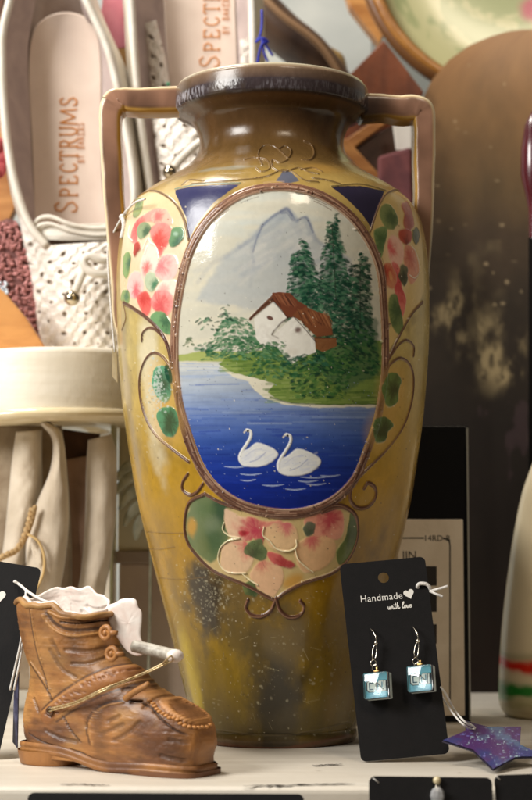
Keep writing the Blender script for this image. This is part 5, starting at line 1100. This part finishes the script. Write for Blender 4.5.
weave(sB, [[(240, 40), (241, 70), (241, 100)], [(252, 36), (253, 70), (253, 100)]], .222, .004, 25)
weave(sB, [[(150, 110), (154, 140), (158, 170), (164, 230)], [(215, 118), (225, 140), (230, 170), (235, 230)]], .205, .014, 17)
tube('lace', [at(172, 170, .178), at(180, 160, .176), at(188, 152, .176), at(196, 145, .178), at(208, 138, .18)], .0030, M_leather, sB, 10)
v, f = sphereVF(at(170, 172, .174), .0054, 20, 14); mesh('silver_ball', v, f, M_ball, sB)
v, f = sphereVF(at(168, 84, .214), .0016, 12, 8); mesh('green_stone', v, f, mat('green_stone', (90, 170, 130), rough=.2), sB)
o = tube('blue_string', [at(262, 10, .17), at(262, 24, .17), at(260, 36, .168), at(256, 42, .17), at(262, 38, .166), at(268, 42, .168), at(262, 44, .166), at(258, 60, .17), at(257, 72, .172)], .0009, mat('blue_string', (36, 48, 170), rough=.6), None, 8); tagit(o, 'bright blue string tied at the right shoe above the vase rim', 'string')
tube('string_end', [at(262, 38, .166), at(267, 47, .168), at(273, 56, .17)], .0008, bpy.data.materials['blue_string'], o, 8)
tube('string_end', [at(262, 40, .166), at(264, 52, .168), at(268, 62, .17)], .0008, bpy.data.materials['blue_string'], o, 8)

# ------------------------------------------------------------------ things around the shoes
def slab(name, pts, Y, th, m, label, cat, tilt=0.0, bev=.001, parent=None):
    P = np.array(pts, float); P3 = at(P[:, 0], P[:, 1], Y); P3 = P3 if not tilt else at(P[:, 0], P[:, 1], Y) 
    v, f = prismVF(P3, (0, th, 0)); o = mesh(name, v, f, m, parent, False, bevel=bev)
    if label: tagit(o, label, cat)
    return o
slab('pink_paper', [(106, -30), (133, -30), (135, 46), (116, 49), (100, 20)], .262, .001, mat('pink_paper', (226, 136, 146), (214, 120, 134), 90, .7), 'pink paper slip between the two white shoes', 'paper')
v, f = textVF('5', .012, at(122, 20, .2612), np.array([1, 0, 0]), np.array([.1, 0, 1]), np.array([0, -1, 0])); mesh('pencil_mark', v, f, mat('pencil', (176, 96, 116)), bpy.data.objects['pink_paper'], False)
M_oak = mat('orange_wood', (206, 146, 82), (164, 104, 50), 18, .45, .3, 200, (1, 1, 5)); M_oak2 = mat('dark_wood', (110, 66, 40), (70, 42, 28), 16, .4, .3, 200, (1, 1, 6)); M_red = mat('red_wood', (140, 76, 44), (100, 52, 32), 22, .35, .3, 200, (3, 1, 1), coat=.3)
slab('wooden_board', [(100, 44), (150, 44), (150, 240), (100, 240)], .30, .012, mat('mustard_wood', (176, 132, 62), (140, 98, 44), 20, .6), 'mustard brown board standing between the white shoes', 'board')
slab('wooden_plank', [(-30, 262), (4, 292), (26, 318), (48, 352), (48, 372), (-30, 372)], .15, .012, M_oak, 'orange wooden plank lying low against the left shoe', 'plank')
slab('wooden_tray', [(-30, 60), (2, 120), (12, 150), (20, 182), (16, 206), (0, 240), (-30, 262)], .25, .014, M_oak, 'orange brown wooden tray at the left edge above the sequin purse', 'tray')
slab('walnut_plank', [(-30, -30), (8, -30), (2, 20), (0, 80), (4, 140), (14, 200), (6, 240), (-30, 250)], .29, .010, M_oak2, 'dark walnut plank behind the left shoe at the left edge', 'plank')
# red fabric flower at the edge
fl = empty('fabric_flower', tuple(at(0, 156, .2)), 'dark red and pink fabric flower peeking in at the left edge', 'flower')
for k in range(7):
    a = k * .9; v, f = sphereVF(at(-6 + 7 * math.cos(a), 158 + 14 * math.sin(a), .2 - .002 * (k % 3)), .006, 14, 10, (1, .5, 1.2)); mesh('petal', v, f, mat('petal_red', (140, 34, 44), (190, 90, 90), 200, .7), fl)
# sequin purse
sq = slab('sequin_purse', [(-30, 236), (8, 216), (18, 222), (26, 262), (38, 300), (52, 352), (-30, 352)], .20, .02, mat('purse_cloth', (128, 78, 72), (94, 52, 50), 120, .6), 'mauve sequinned purse between plank and left shoe', 'purse', bev=.004)
rr = np.random.RandomState(4); parts = []
for _ in range(520):
    y = rr.uniform(222, 350); x = rr.uniform(-2, 18 + (y - 222) * .26)
    v, f = torusVF(at(x, y, .1985 - rr.rand() * .0008), .0007, .0006, (rr.randn() * .4, -1, rr.randn() * .4), 8, 4); parts.append((v, f))
v, f = join(parts); mesh('sequins', v, f, mat('sequin', (186, 128, 124), rough=.25, metal=.6), sq)
parts = []
for _ in range(16): 
    v, f = sphereVF(at(rr.uniform(-2, 8), rr.uniform(282, 294), .197), .0012, 8, 6); parts.append((v, f))
v, f = join(parts); mesh('crystals', v, f, mat('crystal_bead', (214, 226, 236), rough=.1, metal=.6), sq)

# ------------------------------------------------------------------ upper right: wooden pieces, plates
slab('grey_board', [(250, -60), (372, -60), (372, 130), (250, 130)], .50, .01, mat('grey_paint', (168, 172, 168), (188, 190, 184), 14, .6, .2), 'pale grey painted board behind the vase rim', 'board')
# carved wooden bowl, edge-on arc
P = catmull([(246, -6), (262, 12), (284, 34), (308, 54), (330, 82), (348, 112), (356, 150)], 10); P3 = at(P[:, 0], P[:, 1], .36)
v, f = sweepVF(P3, .017, .028, 24); v2 = v
o = mesh('carved_bowl', v, f, mat('bowl_wood', (104, 78, 60), (66, 46, 36), 30, .5, .5, 300, (1, 1, 1)), None); tagit(o, 'dark curved wooden bowl rim arching behind the vase mouth', 'bowl')
o2 = tube('bowl_edge', [at(262, -4, .325), at(285, 18, .325), at(318, 44, .325), at(340, 76, .325), at(356, 110, .325)], .0030, mat('bowl_edge', (150, 116, 84), rough=.4), o, 10)
slab('wooden_wedge', [(338, -30), (376, -30), (388, 20), (380, 44), (350, 6)], .43, .02, M_oak, 'small orange wooden wedge under the green plate rim', 'wedge')
slab('mustard_bowl', [(296, 60), (322, 40), (344, 52), (352, 84), (340, 112), (310, 100)], .42, .02, mat('mustard_glaze', (170, 140, 84), (140, 112, 66), 40, .4), 'mustard coloured dish behind the dark bowl rim', 'dish', bev=.006)
bx = empty('wooden_box', tuple(at(380, 120, .33)), 'reddish brown wooden box turned on its corner behind the right handle', 'box')
slab('front_face', [(384, 40), (424, 92), (398, 128), (352, 160), (338, 128), (350, 74)], .33, .04, M_red, None, None, parent=bx)
slab('lower_face', [(344, 150), (398, 122), (402, 215), (384, 215)], .325, .04, mat('brown_face', (96, 62, 44), (72, 46, 34), 30, .5), None, None, parent=bx)
slab('edge_strip', [(336, 142), (346, 138), (400, 196), (400, 212), (390, 206)], .316, .006, M_oak, None, None, parent=bx)
slab('side_strip', [(342, 142), (392, 108), (396, 116), (348, 152)], .318, .006, M_oak, None, None, parent=bx)
slab('white_card', [(392, 118), (412, 118), (412, 152), (396, 150)], .30, .002, mat('white_card', (220, 214, 206)), 'small white card glimpsed inside the right handle', 'card')
slab('maroon_cloth', [(378, 156), (412, 146), (414, 240), (380, 240)], .29, .01, mat('maroon', (116, 62, 62), (90, 46, 50), 60, .8), 'maroon cloth glimpsed behind the right handle', 'cloth', bev=.003)
# green plate with a gilt rim
def plate(name, cx, cy, R, Y, label, colf, rimc):
    c = at(cx, cy, Y); Rm = R / FPX * (Y + 1); t = empty(name, tuple(c), label, 'plate'); nr, nt_ = 150, 420
    rr_ = np.linspace(0.001, 1, nr)[:, None]; a = 2 * np.pi * np.arange(nt_)[None, :] / nt_; X = rr_ * np.cos(a); Z = rr_ * np.sin(a)
    dep = .014 * rr_ ** 4; V = np.stack([c[0] + X * Rm, c[1] - dep + 0 * X, c[2] + Z * Rm], -1)
    mesh('dish', V.reshape(-1, 3), gridF(nr, nt_, True), painted(name, coat=.5, rough=.25), t, col=colf(X, Z).reshape(-1, 3))
    v, f = torusVF(c + [0, -.016, 0], Rm, .0052, (0, 1, 0), 160, 12); mesh('gilt_rim', v, f, rimc, t)
    v, f = torusVF(c + [0, -.012, 0], Rm + .0045, .006, (0, 1, 0), 160, 12); mesh('outer_rim', v, f, mat('rim_dark', (110, 70, 34), rough=.35), t)
def gcol(X, Z):
    n1_ = np.interp(0, [0], [0]); A = vnoise(X.shape, 30, 71, 5, 2.0); B = vnoise(X.shape, 18, 72, 4, 1.5); r = np.hypot(X, Z)
    c = lin((188, 184, 138)) * (.85 + .3 * A[..., None]); g = sstep(.5, .62, B * 1.0 + .10 * (X > -.5) - .05 + .15 * sstep(-.9, -.3, Z) * (X > -.6)) * (r < .93); g = g[..., None] * .5
    c = c * (1 - g) + lin((112, 134, 84)) * g; d = np.hypot(X - .12, Z + .38); p = (sstep(.13, .03, d + (A - .5) * .12))[..., None]; c = c * (1 - p) + lin((188, 96, 108)) * p
    return c
plate('green_plate', 512, -44, 148, .40, 'large pale green plate with painted foliage and a gilt rim', gcol, mat('gilt', (176, 122, 60), (140, 90, 40), 60, .3, .2, coat=.3))
# big mottled brown stone slab leaning behind
cx = 535; tt = np.linspace(math.pi, 0, 60); OUT = [(405, 700), (408, 400), (411, 240)] + [(cx + 124 * math.copysign(abs(math.cos(a)) ** .92, math.cos(a)), 192 - 163 * math.sin(a) ** .92) for a in tt] + [(665, 240), (665, 700)]
OUT = np.array(OUT); nr, nc = 420, 300; yy = np.linspace(29.5, 704, nr)
P = catmull(OUT[:1], 2) if False else OUT
lx = np.interp(yy, [29, 31, 36, 45, 60, 80, 100, 125, 150, 180, 220, 300, 400, 700], [528, 510, 492, 470, 449, 432, 422, 415, 412, 410, 409, 408, 406, 402]); rx_ = 2 * cx - lx
G = lx[:, None] + (rx_ - lx)[:, None] * np.linspace(0, 1, nc)[None, :]; GY = yy[:, None] * np.ones((1, nc))
lean = .30 + .05 * (690 - GY) / 660 
sn = vnoise((nr, nc), 90, 81, 6); sn2 = vnoise((nr, nc), 24, 82, 5); sn3 = vnoise((nr, nc), 60, 83, 5, 1.6)
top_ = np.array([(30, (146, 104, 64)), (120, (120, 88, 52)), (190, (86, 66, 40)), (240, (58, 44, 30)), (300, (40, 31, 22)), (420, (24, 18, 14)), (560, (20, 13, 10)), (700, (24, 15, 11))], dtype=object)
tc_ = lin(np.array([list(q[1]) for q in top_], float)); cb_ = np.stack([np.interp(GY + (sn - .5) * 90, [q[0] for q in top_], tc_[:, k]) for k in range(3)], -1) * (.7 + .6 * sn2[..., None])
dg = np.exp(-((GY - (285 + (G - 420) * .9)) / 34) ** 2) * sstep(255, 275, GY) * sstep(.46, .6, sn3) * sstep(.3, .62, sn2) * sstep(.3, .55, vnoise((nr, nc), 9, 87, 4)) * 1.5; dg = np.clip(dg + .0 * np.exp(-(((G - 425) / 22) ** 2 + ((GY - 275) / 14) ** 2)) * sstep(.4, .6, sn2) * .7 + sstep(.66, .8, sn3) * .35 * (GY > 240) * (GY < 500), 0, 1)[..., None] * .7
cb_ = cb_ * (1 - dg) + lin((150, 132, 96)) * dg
pk = (sstep(.7, .78, vnoise((nr, nc), 34, 85, 4)) * (GY > 400) * (GY < 500))[..., None] * .12; cb_ = cb_ * (1 - pk) + lin((110, 84, 92)) * pk
for _ in range(26):
    g = np.random.RandomState(900 + _); px, py = g.uniform(415, 532), g.uniform(45, 330); d = np.hypot((G - px) / (1 + 2 * g.rand()), (GY - py) / (1 + g.rand())); m = (1 - sstep(.5, 1.3, d))[..., None] * g.uniform(.1, .4); cb_ = cb_ * (1 - m) + lin((200, 176, 136)) * m
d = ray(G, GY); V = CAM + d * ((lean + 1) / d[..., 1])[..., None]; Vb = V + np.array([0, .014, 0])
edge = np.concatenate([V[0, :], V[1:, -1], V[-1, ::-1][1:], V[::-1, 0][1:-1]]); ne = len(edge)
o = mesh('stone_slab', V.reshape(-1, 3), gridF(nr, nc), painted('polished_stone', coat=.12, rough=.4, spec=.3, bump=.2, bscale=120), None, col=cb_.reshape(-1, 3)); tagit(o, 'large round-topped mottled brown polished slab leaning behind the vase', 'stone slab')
ev = np.concatenate([edge + [0, .0002, 0], edge + [0, .014, 0]]); o2 = mesh('slab_edge', ev, gridF(2, ne, True), mat('slab_edge', (150, 124, 88), rough=.5), o)
bk = bpy.data.meshes  # back closed so that the slab has real thickness
mesh('slab_back', Vb.reshape(-1, 3)[::1], gridF(nr, nc), mat('slab_back', (60, 46, 34)), o)
# dark red glass vase at the right edge
mr = [(110, 0), (112, 2), (125, 9), (150, 13), (175, 13.5), (195, 9), (210, 6), (240, 6), (300, 10), (400, 14), (560, 16), (700, 18)]
c = [(at(534, y, .2)[2], w * .00072) for y, w in mr]; X0 = at(534, 150, .2)[0]; n = 48
V = [[X0 + r * math.cos(2 * math.pi * k / n), .2 + r * math.sin(2 * math.pi * k / n), z] for z, r in c for k in range(n)]
V = [[X0 + (r + 1e-4) * math.cos(2 * math.pi * k / n), .2 + (r + 1e-4) * math.sin(2 * math.pi * k / n), z] for z, r in c[:8] for k in range(n)]
o = mesh('red_ornament', V, gridF(8, n, True), mat('red_glass', (84, 14, 26), (64, 10, 20), 40, .25, coat=.5), None); tagit(o, 'dark red rounded ornament cut off by the right edge', 'ornament')
V, F = sweepVF([at(534, 238, .2), at(534, 712, .2)], .004, n=12); mesh('stem', V, F, mat('dark_stem', (10, 7, 6), rough=.95, spec=.1), o)
# clear fronted black package
pk_ = empty('packaged_gadget', tuple(at(440, 705, .09)), 'black and beige boxed gadget with printed panel standing behind the earring card', 'package')
ax0, ax1 = at(380, 600, .09)[0], at(470, 600, .09)[0]; zt_ = at(430, 425, .09)[2]; zmid = at(430, 517, .09)[2]
v, f = boxVF(((ax0 + ax1) / 2, .11, zt_ / 2), (ax1 - ax0, .04, zt_)); mesh('box', v, f, mat('black_plastic', (12, 11, 11), rough=.3, spec=.3), pk_, False, bevel=.0012)
bx1 = at(466, 600, .0885)[0]; v, f = boxVF(((ax0 + bx1) / 2, .0885, (zmid + .003) / 2), (bx1 - ax0 - .003, .002, zmid - .006)); pn = mesh('beige_panel', v, f, mat('beige_panel', (226, 212, 190), (212, 196, 172), 40, .5), pk_, False, bevel=.0005)
v, f = boxVF((ax1 - .0010, .0885, zt_ / 2), (.0011, .0028, zt_ - .004)); mesh('clear_edge', v, f, mat('clear_edge', (150, 148, 138), rough=.15, coat=.5), pk_, False)
M_ink = mat('ink', (34, 28, 24), rough=.7); yk = .0874
parts = [sweepVF(at(*np.array(q, float).T, yk), .00045, .0001, 6) for q in ([(385, 538), (424, 538)], [(448, 540), (452, 540)], )]
parts.append(sweepVF(catmull(at(*np.array([(443, 538), (446, 539), (449, 541), (450, 546)], float).T, yk), 4), .00045, .0001, 6)); parts.append(sweepVF(at(*np.array([(450, 545), (450, 600), (450, 700)], float).T, yk), .00045, .0001, 6)); parts.pop(1)
v, f = join(parts); mesh('printed_border', v, f, M_ink, pn)
v, f = textVF('14RD-R', .0054, at(423.5, 541, yk), np.array([1.0, 0, 0]), np.array([0, 0, 1.0]), np.array([0, -1., 0])); mesh('printed_text', v, f, M_ink, pn, False)
v, f = textVF('I IIN', .0075, at(396, 559, yk), np.array([1.0, 0, 0]), np.array([0, 0, 1.0]), np.array([0, -1., 0]), space=1.0); mesh('printed_text', v, f, M_ink, pn, False)
for y0 in (566, 592, 624): v, f = prismVF(at(*np.array([(422, y0), (437, y0), (437, y0 + 20), (422, y0 + 20)], float).T, yk), (0, .0006, 0)); mesh('dark_key', v, f, M_ink, pn, False, bevel=.0003)
# white bottle with painted stripes
bp = [(455, 10), (460, 14), (480, 22), (500, 28), (540, 36), (580, 42), (620, 47), (660, 50.5), (690, 52), (705, 51.5), (714, 48), (719, 44)]
cxb = 550; Yb = .128; prof = [(at(cxb, y, Yb)[2], w / FPX * (Yb + 1)) for y, w in bp]; z0_ = prof[-1][0]; prof = [(z - z0_ * (1 - (z - z0_) / (prof[0][0] - z0_)), r) for z, r in prof]
Pq = catmull(np.array(prof), 14); n = 200; a = 2 * np.pi * np.arange(n) / n; X0 = at(cxb, 600, Yb)[0]
V = np.stack([X0 + Pq[:, 1:] * np.sin(a), Yb - Pq[:, 1:] * np.cos(a), Pq[:, :1] + 0 * a], -1); zz_ = V[..., 2]; nz = vnoise(zz_.shape, 30, 91, 4, 1.5); nz2 = vnoise(zz_.shape, 6, 92, 3, 8.)
c = lin((242, 226, 190)) * (.88 + .2 * nz[..., None]); zr = at(510, 664, .1)[2]; zg = at(510, 690, .1)[2]
for z_, w_, cl, al in ((zr, .0055, (226, 40, 22), 1.5), (zr + .006, .004, (150, 150, 100), .5), (zg, .006, (40, 140, 52), 1.3), (zg - .010, .010, (140, 146, 74), .6), (0, .010, (120, 92, 50), .7)):
    m = (np.exp(-((zz_ - z_ - (nz - .5) * .022 - (nz2 - .5) * .004) / (w_ * .6)) ** 2) * al * (.6 + .6 * nz2))[..., None]; m = np.clip(m, 0, 1); c = c * (1 - m) + lin(cl) * m
o = mesh('painted_bottle', V.reshape(-1, 3), gridF(len(Pq), n, True), painted('bottle_glaze', coat=.4, rough=.3), None, col=c.reshape(-1, 3)); tagit(o, 'cream pottery bottle with red and green brush stripes at the right edge', 'bottle')
v, f = boxVF((0, 0, 0), (.001, .001, .001))
# added panel filling the dark gap behind the package and under the plates
slab('dark_backdrop', [(330, 150), (700, 150), (700, 700), (330, 700)], .42, .03, mat('dark_backdrop', (58, 40, 30), (40, 28, 22), 12, .5), 'added dark brown cabinet panel behind the stone slab', 'backdrop')
print('VERTS', sum(len(o.data.vertices) for o in bpy.data.objects if o.type == 'MESH'))
